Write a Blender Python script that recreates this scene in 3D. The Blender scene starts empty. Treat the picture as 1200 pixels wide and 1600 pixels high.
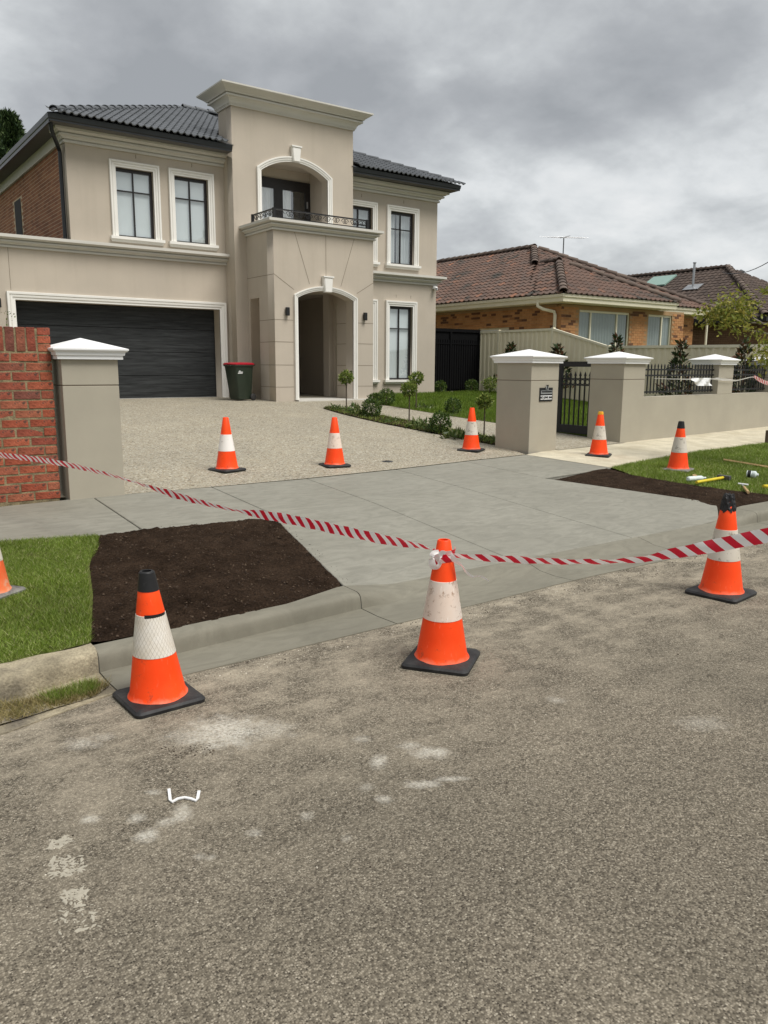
import bpy, bmesh, math, random
import numpy as np
from mathutils import Vector, Matrix, Euler, noise as mnoise

random.seed(7); RNG = np.random.default_rng(7)
scene = bpy.context.scene
COL = scene.collection
R_ = math.radians

# ------------------------------------------------------------------ camera
F_PX, PITCH, ROLL, YAW, EYE = 1240.08, R_(-10.451), R_(0.3536), R_(35.762), 1.7
CAM_M = (Matrix.Rotation(-YAW, 3, 'Z') @ Matrix.Rotation(math.pi / 2 + PITCH, 3, 'X') @ Matrix.Rotation(ROLL, 3, 'Z'))
cam = bpy.data.cameras.new('camera'); camo = bpy.data.objects.new('camera', cam); COL.objects.link(camo)
cam.sensor_fit = 'HORIZONTAL'; cam.sensor_width = 36.0; cam.lens = F_PX / 1200 * 36.0
cam.clip_start = 0.05; cam.clip_end = 2000
camo.matrix_world = Matrix.Translation((0, 0, EYE)) @ CAM_M.to_4x4()
scene.camera = camo

# ------------------------------------------------------------------ sky, sun, exposure
SUN_EL, SUN_AZ = R_(58), R_(160)          # azimuth clockwise from +Y: the sun stands behind the camera, a little to the right
world = bpy.data.worlds.new('World'); scene.world = world; world.use_nodes = True
wn, wl = world.node_tree.nodes, world.node_tree.links
wn.clear()
w_out = wn.new('ShaderNodeOutputWorld'); w_bg = wn.new('ShaderNodeBackground'); w_bg.inputs[1].default_value = 0.1
sky = wn.new('ShaderNodeTexSky'); sky.sky_type = 'NISHITA'; sky.sun_disc = False
sky.sun_elevation = SUN_EL; sky.sun_rotation = SUN_AZ
tc = wn.new('ShaderNodeTexCoord'); sep = wn.new('ShaderNodeSeparateXYZ'); wl.new(tc.outputs['Generated'], sep.inputs[0])
zc = wn.new('ShaderNodeMath'); zc.operation = 'MAXIMUM'; zc.inputs[1].default_value = 0.0; wl.new(sep.outputs[2], zc.inputs[0])
za = wn.new('ShaderNodeMath'); za.operation = 'ADD'; za.inputs[1].default_value = 0.42; wl.new(zc.outputs[0], za.inputs[0])
vd = wn.new('ShaderNodeVectorMath'); vd.operation = 'DIVIDE'
cmb = wn.new('ShaderNodeCombineXYZ')
for i in range(3): wl.new(za.outputs[0], cmb.inputs[i])
wl.new(tc.outputs['Generated'], vd.inputs[0]); wl.new(cmb.outputs[0], vd.inputs[1])
mp = wn.new('ShaderNodeMapping'); mp.inputs['Location'].default_value = (7.7, 2.3, 0.0); wl.new(vd.outputs[0], mp.inputs[0])
nz = wn.new('ShaderNodeTexNoise'); nz.inputs['Scale'].default_value = 1.9; nz.inputs['Detail'].default_value = 9
nz.inputs['Roughness'].default_value = 0.52; nz.inputs['Distortion'].default_value = 0.1
wl.new(mp.outputs[0], nz.inputs['Vector'])
nz2 = wn.new('ShaderNodeTexNoise'); nz2.inputs['Scale'].default_value = 4.6; nz2.inputs['Detail'].default_value = 8; nz2.inputs['Roughness'].default_value = 0.55; nz2.inputs['Distortion'].default_value = 0.15
wl.new(mp.outputs[0], nz2.inputs['Vector'])
nm = wn.new('ShaderNodeMath'); nm.operation = 'MULTIPLY_ADD'; nm.inputs[1].default_value = 0.60; wl.new(nz2.outputs['Fac'], nm.inputs[0])
ns_ = wn.new('ShaderNodeMath'); ns_.operation = 'SUBTRACT'; ns_.inputs[1].default_value = 0.31; wl.new(nz.outputs['Fac'], ns_.inputs[0]); wl.new(ns_.outputs[0], nm.inputs[2])
rp = wn.new('ShaderNodeValToRGB'); wl.new(nm.outputs[0], rp.inputs[0])
e = rp.color_ramp.elements
e[0].position = 0.28; e[0].color = (0.385, 0.40, 0.415, 1)
e[1].position = 0.74; e[1].color = (0.98, 0.98, 0.97, 1)
for p, c in ((0.41, (0.49, 0.505, 0.52, 1)), (0.51, (0.62, 0.64, 0.65, 1)), (0.61, (0.80, 0.82, 0.825, 1))):
    q = e.new(p); q.color = c
cs = wn.new('ShaderNodeVectorMath'); cs.operation = 'SCALE'; cs.inputs['Scale'].default_value = 3.85
wl.new(rp.outputs[0], cs.inputs[0])
mxw = wn.new('ShaderNodeMixRGB'); mxw.inputs[0].default_value = 0.96
wl.new(sky.outputs[0], mxw.inputs[1]); wl.new(cs.outputs[0], mxw.inputs[2])
wl.new(mxw.outputs[0], w_bg.inputs[0]); wl.new(w_bg.outputs[0], w_out.inputs[0])

sl = bpy.data.lights.new('sun', 'SUN'); sl.energy = 1.5; sl.angle = R_(28); sl.color = (1.0, 0.97, 0.92)
so = bpy.data.objects.new('sun', sl); COL.objects.link(so)
sdir = Vector((math.sin(SUN_AZ) * math.cos(SUN_EL), math.cos(SUN_AZ) * math.cos(SUN_EL), math.sin(SUN_EL)))
so.rotation_euler = sdir.to_track_quat('Z', 'Y').to_euler(); so.location = sdir * 60
vs = scene.view_settings
vs.view_transform = 'Standard'; vs.look = 'None'; vs.gamma = 1.0; vs.use_curve_mapping = False; vs.exposure = 1.25

# ------------------------------------------------------------------ survey helpers (photograph pixel -> point on a known plane)
def ray(x, y): return CAM_M @ Vector(((x - 600) / F_PX, -(y - 800) / F_PX, -1))
def atz(x, y, z): d = ray(x, y); t = (z - EYE) / d.z; return Vector((0, 0, EYE)) + d * t
def aty(x, y, Y): d = ray(x, y); t = Y / d.y; return Vector((0, 0, EYE)) + d * t
def atx(x, y, X): d = ray(x, y); t = X / d.x; return Vector((0, 0, EYE)) + d * t
def atd(x, y, dist): d = ray(x, y).normalized(); return Vector((0, 0, EYE)) + d * dist
def lerp(a, b, t): return a + (b - a) * t
def interp(x, tab):
    if x <= tab[0][0]: return tab[0][1]
    for (x0, y0), (x1, y1) in zip(tab, tab[1:]):
        if x <= x1: return lerp(y0, y1, (x - x0) / (x1 - x0))
    return tab[-1][1]
FENCE_S = 0.095
def y_fence(x): return 8.66 + (0.066 * (x - 2.1) if x < 9.46 else 0.066 * 7.36 + FENCE_S * (x - 9.46))
def z_lot(x, y):                                    # the front yard climbs from the footpath to the house
    yf = y_fence(x); z0 = 0.28 + 0.004 * (x - 2.7)
    t = min(max((y - yf) / (17.6 - yf), 0), 1)
    return z0 + (0.80 - z0) * t + max(0, min(0.05, 0.025 * (y - 17.6)))
LIP = [(-8, 3.72), (0.6, 3.85), (1.2, 4.036), (3.1, 4.09), (5, 4.16), (8, 4.12), (40, 4.1)]
FACE = [(-8, 4.15), (0.635, 4.21), (1.16, 4.333), (3.03, 4.484), (5, 4.5), (8.1, 4.62), (40, 4.62)]
BACK = [(-8, 4.40), (0.68, 4.443), (1.15, 4.464), (2.48, 4.545), (3.05, 4.72), (3.6, 4.73), (7.8, 4.75), (8.66, 4.946), (40, 4.94)]
DROP = [(3.0, 1), (3.5, 0), (7.75, 0), (8.45, 1)]
def y_front(x): return interp(x, [(-8, 7.6), (1.2, 7.07), (1.94, 6.95), (3.55, 6.82), (7.9, 7.36), (9.5, 7.5), (12.2, 8.0), (15.1, 8.25), (40, 10.6)])
def z_street(x, y, cross=False):
    b, f, n = interp(x, BACK), y_front(x), y_fence(x)
    zb = 0.055 if cross else 0.116
    if y <= b: return zb
    if y <= f: return lerp(zb, 0.235, (y - b) / (f - b))
    return lerp(0.235, 0.28 + 0.004 * (x - 2.7), min(1, (y - f) / (n - f)))
def onto(x, y, fn):
    z = 0.3
    for _ in range(60):
        p = atz(x, y, z); z = 0.5 * z + 0.5 * fn(p.x, p.y)
    return p

# ------------------------------------------------------------------ materials
MATS = {}
def newmat(name):
    m = bpy.data.materials.new(name); m.use_nodes = True
    nt = m.node_tree; b = nt.nodes['Principled BSDF']; MATS[name] = m
    return m, nt, b
def N(nt, t, **kw):
    n = nt.nodes.new(t)
    for k, v in kw.items():
        if hasattr(n, k) and k not in ('Scale',): setattr(n, k, v)
        else: n.inputs[k].default_value = v
    return n
def L(nt, a, b): nt.links.new(a, b)
def rgb(c): return (c[0], c[1], c[2], 1)
def coords(nt, kind='Object', scale=None):
    t = nt.nodes.new('ShaderNodeTexCoord'); o = t.outputs[kind]
    if scale:
        mpn = nt.nodes.new('ShaderNodeMapping'); mpn.inputs['Scale'].default_value = scale; L(nt, o, mpn.inputs[0]); o = mpn.outputs[0]
    return o
def noise_fac(nt, vec, scale, detail=4, rough=0.55, lo=0.3, hi=0.7, dist=0):
    n = N(nt, 'ShaderNodeTexNoise'); n.inputs['Scale'].default_value = scale; n.inputs['Detail'].default_value = detail
    n.inputs['Roughness'].default_value = rough; n.inputs['Distortion'].default_value = dist
    L(nt, vec, n.inputs['Vector'])
    r = N(nt, 'ShaderNodeMapRange'); r.inputs[1].default_value = lo; r.inputs[2].default_value = hi
    L(nt, n.outputs['Fac'], r.inputs[0]); return r.outputs[0]
def mix(nt, fac, a, b, mode='MIX'):
    m = N(nt, 'ShaderNodeMixRGB'); m.blend_type = mode
    for i, v in ((0, fac), (1, a), (2, b)):
        if hasattr(v, 'is_linked') or hasattr(v, 'links'): L(nt, v, m.inputs[i])
        elif i == 0: m.inputs[0].default_value = v
        else: m.inputs[i].default_value = rgb(v)
    return m.outputs[0]
def bump(nt, b, h, strength=0.3, dist=0.01):
    bn = N(nt, 'ShaderNodeBump'); bn.inputs['Strength'].default_value = strength; bn.inputs['Distance'].default_value = dist
    L(nt, h, bn.inputs['Height']); L(nt, bn.outputs[0], b.inputs['Normal'])
def math_n(nt, op, a, bb=None):
    m = N(nt, 'ShaderNodeMath'); m.operation = op
    for i, v in ((0, a), (1, bb)):
        if v is None: continue
        if hasattr(v, 'links'): L(nt, v, m.inputs[i])
        else: m.inputs[i].default_value = v
    return m.outputs[0]

def pmat(name, base, rough=0.6, var=0.12, scale=3.0, fine=0.0, fscale=150, bstr=0.1, bdist=0.004, spec=0.4, metal=0.0, island=0.0, tint=None):
    m, nt, b = newmat(name)
    v = coords(nt)
    c = mix(nt, noise_fac(nt, v, scale, 6), [x * (1 - var) for x in base], [min(1, x * (1 + var)) for x in base])
    if tint: c = mix(nt, noise_fac(nt, v, scale * 0.6, 5, lo=0.45, hi=0.75), c, tint)
    if fine: c = mix(nt, noise_fac(nt, v, fscale, 2), mix(nt, 1.0, c, (1 - fine,) * 3, 'MULTIPLY'), c)
    if island:
        g = N(nt, 'ShaderNodeNewGeometry'); oi = N(nt, 'ShaderNodeObjectInfo')
        r = math_n(nt, 'FRACT', math_n(nt, 'ADD', g.outputs['Random Per Island'], oi.outputs['Random']))
        k = N(nt, 'ShaderNodeMapRange'); k.inputs[3].default_value = 1 - island; k.inputs[4].default_value = 1 + island * 0.6
        L(nt, r, k.inputs[0]); c = mix(nt, 1.0, c, k.outputs[0], 'MULTIPLY')
    L(nt, c, b.inputs['Base Color']); b.inputs['Roughness'].default_value = rough
    b.inputs['Specular IOR Level'].default_value = spec; b.inputs['Metallic'].default_value = metal
    if bstr: bump(nt, b, noise_fac(nt, v, fscale, 3), bstr, bdist)
    return m

def ramp_mat(name, stops, rough=0.7, bscale=60, bstr=0.2, blotch=None, bdist=0.003, lowvar=0.15, lowscale=2.0):
    # colour chosen at random for each separate piece (mesh island and object), e.g. bricks, tiles, leaves
    m, nt, b = newmat(name); v = coords(nt)
    g = N(nt, 'ShaderNodeNewGeometry'); oi = N(nt, 'ShaderNodeObjectInfo')
    r = math_n(nt, 'FRACT', math_n(nt, 'ADD', g.outputs['Random Per Island'], oi.outputs['Random']))
    cr = N(nt, 'ShaderNodeValToRGB'); el = cr.color_ramp.elements
    el[0].position = stops[0][0]; el[0].color = rgb(stops[0][1]); el[1].position = stops[-1][0]; el[1].color = rgb(stops[-1][1])
    for p, c in stops[1:-1]: q = el.new(p); q.color = rgb(c)
    L(nt, r, cr.inputs[0]); c = cr.outputs[0]
    k = N(nt, 'ShaderNodeMapRange'); k.inputs[3].default_value = 1 - lowvar; k.inputs[4].default_value = 1 + lowvar
    L(nt, noise_fac(nt, v, lowscale, 5), k.inputs[0]); c = mix(nt, 1.0, c, k.outputs[0], 'MULTIPLY')
    if blotch: c = mix(nt, noise_fac(nt, v, blotch[1], 5, lo=blotch[2], hi=blotch[2] + 0.12), c, blotch[0])
    L(nt, c, b.inputs['Base Color']); b.inputs['Roughness'].default_value = rough; b.inputs['Specular IOR Level'].default_value = 0.3
    if bstr: bump(nt, b, noise_fac(nt, v, bscale, 4), bstr, bdist)
    return m

def leaf_mat(name, stops, rough=0.45, trans=0.25):
    m = ramp_mat(name, stops, rough, bstr=0, lowvar=0.2, lowscale=1.5)
    nt = m.node_tree; b = nt.nodes['Principled BSDF']; out = nt.nodes['Material Output']
    t = N(nt, 'ShaderNodeBsdfTranslucent'); L(nt, b.inputs['Base Color'].links[0].from_socket, t.inputs[0])
    ms = N(nt, 'ShaderNodeMixShader'); ms.inputs[0].default_value = trans
    L(nt, b.outputs[0], ms.inputs[1]); L(nt, t.outputs[0], ms.inputs[2]); L(nt, ms.outputs[0], out.inputs[0])
    return m

M = {}
M['render'] = pmat('render_wall', (0.515, 0.452, 0.372), 0.9, 0.075, 0.8, 0.08, 200, 0.35, 0.004, 0.15, tint=(0.475, 0.42, 0.35))
M['render_pillar'] = pmat('render_pillar', (0.40, 0.365, 0.29), 0.85, 0.06, 1.6, 0.10, 240, 0.3, 0.003, 0.2)
nt = M['render'].node_tree; b = nt.nodes['Principled BSDF']; src = b.inputs['Base Color'].links[0].from_socket
L(nt, mix(nt, math_n(nt, 'MULTIPLY', noise_fac(nt, coords(nt, 'Object', (5, 5, .35)), 1.0, 5, 0.65, 0.5, 0.8), 0.5), src, mix(nt, 1.0, src, (0.88, 0.87, 0.85), 'MULTIPLY')), b.inputs['Base Color'])
M['trim'] = pmat('trim_cream', (0.78, 0.76, 0.71), 0.6, 0.03, 2.0, 0.0, 200, 0.05)
M['cornice'] = pmat('cornice_stone', (0.57, 0.55, 0.50), 0.7, 0.04, 1.5, 0.0, 200, 0.05)
M['white'] = pmat('white_cap', (0.80, 0.80, 0.79), 0.55, 0.02, 3.0, 0.0, 200, 0.05)
M['groove'] = pmat('shadow_joint', (0.20, 0.165, 0.125), 0.9, 0.05)
M['black'] = pmat('black_paint', (0.012, 0.012, 0.013), 0.45, 0.1, 4, bstr=0.0)
M['gutter'] = pmat('gutter_charcoal', (0.016, 0.018, 0.020), 0.35, 0.15, 2, bstr=0.0)
M['soffit'] = pmat('soffit_grey', (0.12, 0.115, 0.11), 0.7, 0.05, bstr=0)
M['frame'] = pmat('window_frame_dark', (0.018, 0.015, 0.014), 0.4, 0.1, bstr=0)
M['tile'] = pmat('charcoal_tile', (0.080, 0.086, 0.093), 0.33, 0.18, 3, 0.1, 120, 0.12, 0.002, 0.7, island=0.22)
M['blind'] = pmat('blind_white', (0.66, 0.70, 0.70), 0.8, 0.02, 1.0, bstr=0)
M['curtain'] = pmat('curtain_sheer', (0.62, 0.65, 0.65), 0.9, 0.05, 2, bstr=0)
M['curtain_white'] = pmat('curtain_white', (0.86, 0.87, 0.86), 0.9, 0.04, 2, bstr=0)
M['dark_room'] = pmat('dark_interior', (0.03, 0.028, 0.026), 0.8, 0.1, bstr=0)
M['rubber'] = pmat('black_rubber', (0.022, 0.022, 0.023), 0.6, 0.3, 9, 0.3, 60, 0.25, 0.003, 0.35, tint=(0.055, 0.053, 0.05))
M['rubber_grey'] = pmat('dusty_rubber', (0.26, 0.25, 0.23), 0.8, 0.3, 14, 0.4, 60, 0.3, 0.004, 0.2, tint=(0.09, 0.09, 0.09))
M['metal'] = pmat('galvanised', (0.42, 0.43, 0.44), 0.4, 0.1, 6, metal=0.7, bstr=0)
M['cream_metal'] = pmat('cream_steel', (0.76, 0.71, 0.55), 0.5, 0.05, 1.2, bstr=0)
M['colorbond'] = pmat('cream_fence_sheet', (0.80, 0.725, 0.54), 0.5, 0.05, 0.7, bstr=0)
M['mortar'] = pmat('mortar_yellow', (0.30, 0.24, 0.14), 0.95, 0.3, 12, 0.3, 90, 0.5, 0.006, 0.1, tint=(0.10, 0.085, 0.055))
M['brick_red'] = ramp_mat('old_red_brick', [(0, (0.27, 0.066, 0.036)), (0.3, (0.34, 0.095, 0.050)), (0.55, (0.23, 0.06, 0.038)), (0.8, (0.31, 0.105, 0.058)), (1, (0.16, 0.058, 0.044))], 1.0, 45, 0.7, ((0.075, 0.05, 0.04), 14, 0.58), 0.006, 0.3, 11)
M['brick_house'] = ramp_mat('house_brick', [(0, (0.33, 0.155, 0.082)), (0.5, (0.29, 0.13, 0.07)), (1, (0.22, 0.095, 0.055))], 0.9, 60, 0.2)
M['mortar_house'] = pmat('mortar_pale', (0.56, 0.44, 0.30), 0.95, 0.08, bstr=0)
M['brick_tan'] = ramp_mat('neighbour_brick', [(0, (0.42, 0.205, 0.085)), (0.5, (0.46, 0.24, 0.105)), (0.86, (0.37, 0.17, 0.07)), (0.9, (0.15, 0.07, 0.04)), (1, (0.12, 0.06, 0.035))], 0.9, 60, 0.2)
M['mortar_tan'] = pmat('mortar_tan', (0.34, 0.22, 0.115), 0.95, 0.1, bstr=0)
M['brick_brown'] = ramp_mat('brown_brick', [(0, (0.15, 0.085, 0.05)), (1, (0.20, 0.115, 0.07))], 0.9, 60, 0.2)
M['tile_clay'] = ramp_mat('weathered_clay_tile', [(0, (0.12, 0.080, 0.064)), (0.4, (0.150, 0.092, 0.070)), (0.75, (0.112, 0.083, 0.070)), (0.95, (0.165, 0.098, 0.072)), (1, (0.25, 0.12, 0.075))], 0.85, 60, 0.3, ((0.055, 0.052, 0.045), 1.1, 0.56))
M['tile_ridge'] = ramp_mat('weathered_ridge_tile', [(0, (0.10, 0.075, 0.063)), (1, (0.17, 0.13, 0.105))], 0.9, 60, 0.3)
M['tile_brown'] = ramp_mat('brown_tile', [(0, (0.062, 0.045, 0.037)), (1, (0.095, 0.068, 0.054))], 0.8, 60, 0.3)
M['garage'] = None
M['plastic_white'] = pmat('white_plastic', (0.75, 0.75, 0.74), 0.4, 0.03, bstr=0)
M['side_black'] = pmat('matt_black', (0.004, 0.004, 0.0045), 0.8, 0.1, 4, bstr=0.0, spec=0.1)
M['bin_green'] = pmat('bin_green', (0.022, 0.032, 0.020), 0.45, 0.15, 4, bstr=0)
M['bin_red'] = pmat('bin_red', (0.36, 0.008, 0.022), 0.4, 0.1, bstr=0)
M['stem'] = pmat('stem_bark', (0.10, 0.075, 0.05), 0.9, 0.3, 20, 0.3, 60, 0.4)
M['bark_grey'] = pmat('branch_bark', (0.22, 0.19, 0.15), 0.9, 0.3, 12, 0.3, 60, 0.4)
M['yellow'] = pmat('yellow_handle', (0.66, 0.52, 0.03), 0.5, 0.1, 20, bstr=0)
M['wood'] = pmat('pale_timber', (0.45, 0.30, 0.14), 0.7, 0.2, 20, bstr=0.1)
M['steel_dark'] = pmat('dark_steel', (0.10, 0.10, 0.10), 0.45, 0.2, metal=0.5, bstr=0)
M['skylight'] = pmat('skylight_green', (0.24, 0.36, 0.31), 0.3, 0.05, bstr=0)
M['old_path'] = pmat('old_footpath', (0.60, 0.545, 0.415), 0.9, 0.14, 3.5, 0.20, 55, 0.4, 0.005, 0.1, tint=(0.47, 0.415, 0.30))
M['box'] = leaf_mat('box_leaf', [(0, (0.024, 0.05, 0.010)), (0.5, (0.055, 0.10, 0.018)), (0.85, (0.11, 0.165, 0.03)), (1, (0.21, 0.26, 0.06))])
M['topiary'] = leaf_mat('topiary_leaf', [(0, (0.06, 0.10, 0.018)), (0.5, (0.14, 0.20, 0.035)), (1, (0.30, 0.34, 0.08))])
M['magnolia'] = leaf_mat('magnolia_leaf', [(0, (0.018, 0.034, 0.014)), (0.55, (0.045, 0.07, 0.025)), (0.75, (0.10, 0.055, 0.025)), (1, (0.15, 0.06, 0.028))], 0.32, 0.12)
M['conifer'] = leaf_mat('conifer_leaf', [(0, (0.016, 0.032, 0.014)), (0.6, (0.05, 0.085, 0.028)), (1, (0.10, 0.14, 0.05))], 0.6, 0.1)
M['pepper'] = leaf_mat('yellow_green_leaf', [(0, (0.16, 0.20, 0.03)), (0.5, (0.27, 0.29, 0.05)), (1, (0.40, 0.34, 0.08))], 0.5, 0.35)
M['weed'] = leaf_mat('garden_weed', [(0, (0.04, 0.07, 0.015)), (0.6, (0.09, 0.14, 0.03)), (1, (0.17, 0.17, 0.07))])

def grass_mat(name, stops):
    return leaf_mat(name, stops, 0.5, 0.3)
M['grass'] = grass_mat('verge_grass', [(0, (0.10, 0.165, 0.013)), (0.45, (0.17, 0.25, 0.026)), (0.8, (0.25, 0.33, 0.06)), (0.93, (0.36, 0.39, 0.14)), (1, (0.52, 0.48, 0.26))])
M['lawn'] = grass_mat('lawn_grass', [(0, (0.075, 0.135, 0.012)), (0.6, (0.13, 0.205, 0.020)), (1, (0.20, 0.27, 0.04))])
M['dry_grass'] = grass_mat('dry_grass', [(0, (0.16, 0.15, 0.04)), (0.5, (0.28, 0.23, 0.09)), (1, (0.42, 0.34, 0.17))])
M['grass_soil'] = pmat('grass_ground', (0.10, 0.115, 0.03), 0.95, 0.35, 9, 0.3, 90, 0.5, 0.01, 0.1)

# garage door: embossed timber grain
m, nt, b = newmat('garage_panel'); v = coords(nt, 'Object', (0.9, 1, 14))
g = noise_fac(nt, v, 1.6, 7, 0.6, dist=0.6)
L(nt, mix(nt, g, (0.010, 0.011, 0.0115), (0.042, 0.045, 0.046)), b.inputs['Base Color']); b.inputs['Roughness'].default_value = 0.6; b.inputs['Specular IOR Level'].default_value = 0.25
bump(nt, b, g, 0.3, 0.004); M['garage'] = m

# glass: see-through with a sky reflection
m, nt, b = newmat('window_glass'); out = nt.nodes['Material Output']; nt.nodes.remove(b)
tr = N(nt, 'ShaderNodeBsdfTransparent'); tr.inputs[0].default_value = (0.95, 0.97, 0.97, 1)
gl = N(nt, 'ShaderNodeBsdfGlossy'); gl.inputs['Roughness'].default_value = 0.015; gl.inputs[0].default_value = (0.95, 0.98, 1, 1)
fr = N(nt, 'ShaderNodeLayerWeight'); fr.inputs[0].default_value = 0.5
k = math_n(nt, 'ADD', math_n(nt, 'MULTIPLY', math_n(nt, 'POWER', fr.outputs['Facing'], 4.0), 0.6), 0.20)
ms = N(nt, 'ShaderNodeMixShader'); L(nt, k, ms.inputs[0]); L(nt, tr.outputs[0], ms.inputs[1]); L(nt, gl.outputs[0], ms.inputs[2]); L(nt, ms.outputs[0], out.inputs[0])
M['glass'] = m
m2 = m.copy(); m2.name = 'dim_glass'; M['glass_dim'] = m2
for n_ in m2.node_tree.nodes:
    if n_.type == 'MATH' and n_.operation == 'ADD': n_.inputs[1].default_value = 0.08
    if n_.type == 'BSDF_TRANSPARENT': n_.inputs[0].default_value = (0.62, 0.66, 0.64, 1)

# fresh concrete with trowel swirls
def concrete(name, lo, hi, damp):
    m, nt, b = newmat(name); v = coords(nt)
    big = noise_fac(nt, v, 0.9, 5, 0.6, 0.3, 0.7)
    sw = noise_fac(nt, coords(nt, 'Object', (2.2, 5.0, 1)), 1.6, 6, 0.62, 0.40, 0.66, 1.4)
    c = mix(nt, big, lo, hi)
    c = mix(nt, math_n(nt, 'MULTIPLY', sw, 0.7), c, damp)
    c = mix(nt, noise_fac(nt, v, 160, 2), mix(nt, 1.0, c, (0.93,) * 3, 'MULTIPLY'), c)
    L(nt, c, b.inputs['Base Color'])
    rr = N(nt, 'ShaderNodeMapRange'); rr.inputs[3].default_value = 0.62; rr.inputs[4].default_value = 0.86; L(nt, big, rr.inputs[0]); L(nt, rr.outputs[0], b.inputs['Roughness'])
    b.inputs['Specular IOR Level'].default_value = 0.3
    bump(nt, b, math_n(nt, 'ADD', math_n(nt, 'MULTIPLY', sw, 0.7), math_n(nt, 'MULTIPLY', noise_fac(nt, v, 240, 2), 0.25)), 0.22, 0.004)
    return m
M['concrete'] = concrete('fresh_concrete', (0.243, 0.233, 0.191), (0.286, 0.275, 0.230), (0.190, 0.183, 0.150))
M['concrete_kerb'] = concrete('fresh_kerb_concrete', (0.190, 0.178, 0.138), (0.235, 0.220, 0.172), (0.158, 0.147, 0.113))
M['old_kerb'] = pmat('weathered_kerb', (0.38, 0.33, 0.23), 0.95, 0.30, 6, 0.35, 70, 0.5, 0.006, 0.1, tint=(0.12, 0.105, 0.09))
M['joint'] = pmat('joint_dark', (0.055, 0.052, 0.042), 0.95, 0.2, bstr=0)

# soil
m, nt, b = newmat('topsoil'); v = coords(nt)
c = mix(nt, noise_fac(nt, v, 5, 6, 0.65), (0.036, 0.023, 0.015), (0.092, 0.060, 0.040))
c = mix(nt, noise_fac(nt, v, 70, 4, 0.6, 0.35, 0.7), mix(nt, 1.0, c, (0.45,) * 3, 'MULTIPLY'), c)
c = mix(nt, noise_fac(nt, v, 130, 2, 0.5, 0.70, 0.74), c, (0.12, 0.085, 0.055))
L(nt, c, b.inputs['Base Color']); b.inputs['Roughness'].default_value = 1.0; b.inputs['Specular IOR Level'].default_value = 0.05
bump(nt, b, math_n(nt, 'ADD', noise_fac(nt, v, 55, 5, 0.7), noise_fac(nt, v, 14, 4)), 0.9, 0.02); M['soil'] = m

# exposed aggregate: pebbles in cream matrix
m, nt, b = newmat('exposed_aggregate'); v = coords(nt)
vo = N(nt, 'ShaderNodeTexVoronoi'); vo.inputs['Scale'].default_value = 48; L(nt, v, vo.inputs['Vector'])
sp = N(nt, 'ShaderNodeSeparateColor'); L(nt, vo.outputs['Color'], sp.inputs[0])
cr = N(nt, 'ShaderNodeValToRGB'); L(nt, sp.outputs[0], cr.inputs[0]); el = cr.color_ramp.elements
el[0].position = 0; el[0].color = (0.09, 0.065, 0.04, 1); el[1].position = 1; el[1].color = (0.78, 0.72, 0.60, 1)
for p_, c_ in ((0.18, (0.24, 0.18, 0.115)), (0.32, (0.42, 0.35, 0.24)), (0.55, (0.36, 0.33, 0.27)), (0.7, (0.48, 0.42, 0.32)), (0.86, (0.30, 0.255, 0.19))): q = el.new(p_); q.color = rgb(c_)
gap = N(nt, 'ShaderNodeMapRange'); gap.inputs[1].default_value = 0.45; gap.inputs[2].default_value = 0.75; L(nt, vo.outputs['Distance'], gap.inputs[0])
c = mix(nt, gap.outputs[0], cr.outputs[0], (0.40, 0.365, 0.29))
c = mix(nt, noise_fac(nt, v, 1.1, 5, 0.6, 0.4, 0.7), c, mix(nt, 1.0, c, (1.14, 1.13, 1.11), 'MULTIPLY'))
c = mix(nt, 1.0, c, (0.76, 0.77, 0.76), 'MULTIPLY')
L(nt, c, b.inputs['Base Color']); b.inputs['Roughness'].default_value = 0.75
bump(nt, b, math_n(nt, 'SUBTRACT', 1.0, vo.outputs['Distance']), 0.35, 0.005); M['aggregate'] = m

# asphalt: stones, dust towards the gutter, dried slurry splashes
SPLASH = [(352, 1143, 62, 24, .95), (300, 1150, 40, 14, .5), (420, 1140, 40, 14, .5), (143, 1280, 13, 7, .8), (214, 1279, 13, 7, .8), (230, 1306, 18, 9, 1.0), (283, 1271, 15, 13, .8), (262, 1283, 15, 8, .6),
          (127, 1162, 26, 9, .55), (160, 1152, 18, 6, .4), (640, 1165, 16, 6, .6), (676, 1176, 28, 9, .85), (592, 1190, 12, 10, .8), (660, 1225, 26, 6, .8), (705, 1217, 26, 4, .7), (600, 1248, 13, 6, .7),
          (397, 1302, 11, 6, .55), (480, 1275, 12, 6, .4), (310, 1338, 10, 5, .5), (330, 1340, 9, 5, .5), (565, 1155, 14, 5, .5), (240, 1238, 12, 4, .5), (570, 1230, 12, 6, .4), (540, 1310, 8, 5, .3), (870, 1094, 14, 5, .5), (1100, 1130, 40, 10, .35)]
m, nt, b = newmat('old_asphalt'); v = coords(nt)
vo = N(nt, 'ShaderNodeTexVoronoi'); vo.inputs['Scale'].default_value = 150; L(nt, v, vo.inputs['Vector'])
sp = N(nt, 'ShaderNodeSeparateColor'); L(nt, vo.outputs['Color'], sp.inputs[0])
cr = N(nt, 'ShaderNodeValToRGB'); L(nt, sp.outputs[0], cr.inputs[0]); el = cr.color_ramp.elements
el[0].position = 0; el[0].color = (0.058, 0.050, 0.040, 1); el[1].position = 1; el[1].color = (0.47, 0.43, 0.36, 1)
for p_, c_ in ((0.24, (0.115, 0.101, 0.081)), (0.5, (0.225, 0.200, 0.160)), (0.82, (0.30, 0.268, 0.216)), (0.97, (0.37, 0.335, 0.275))): q = el.new(p_); q.color = rgb(c_)
c = cr.outputs[0]
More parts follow.
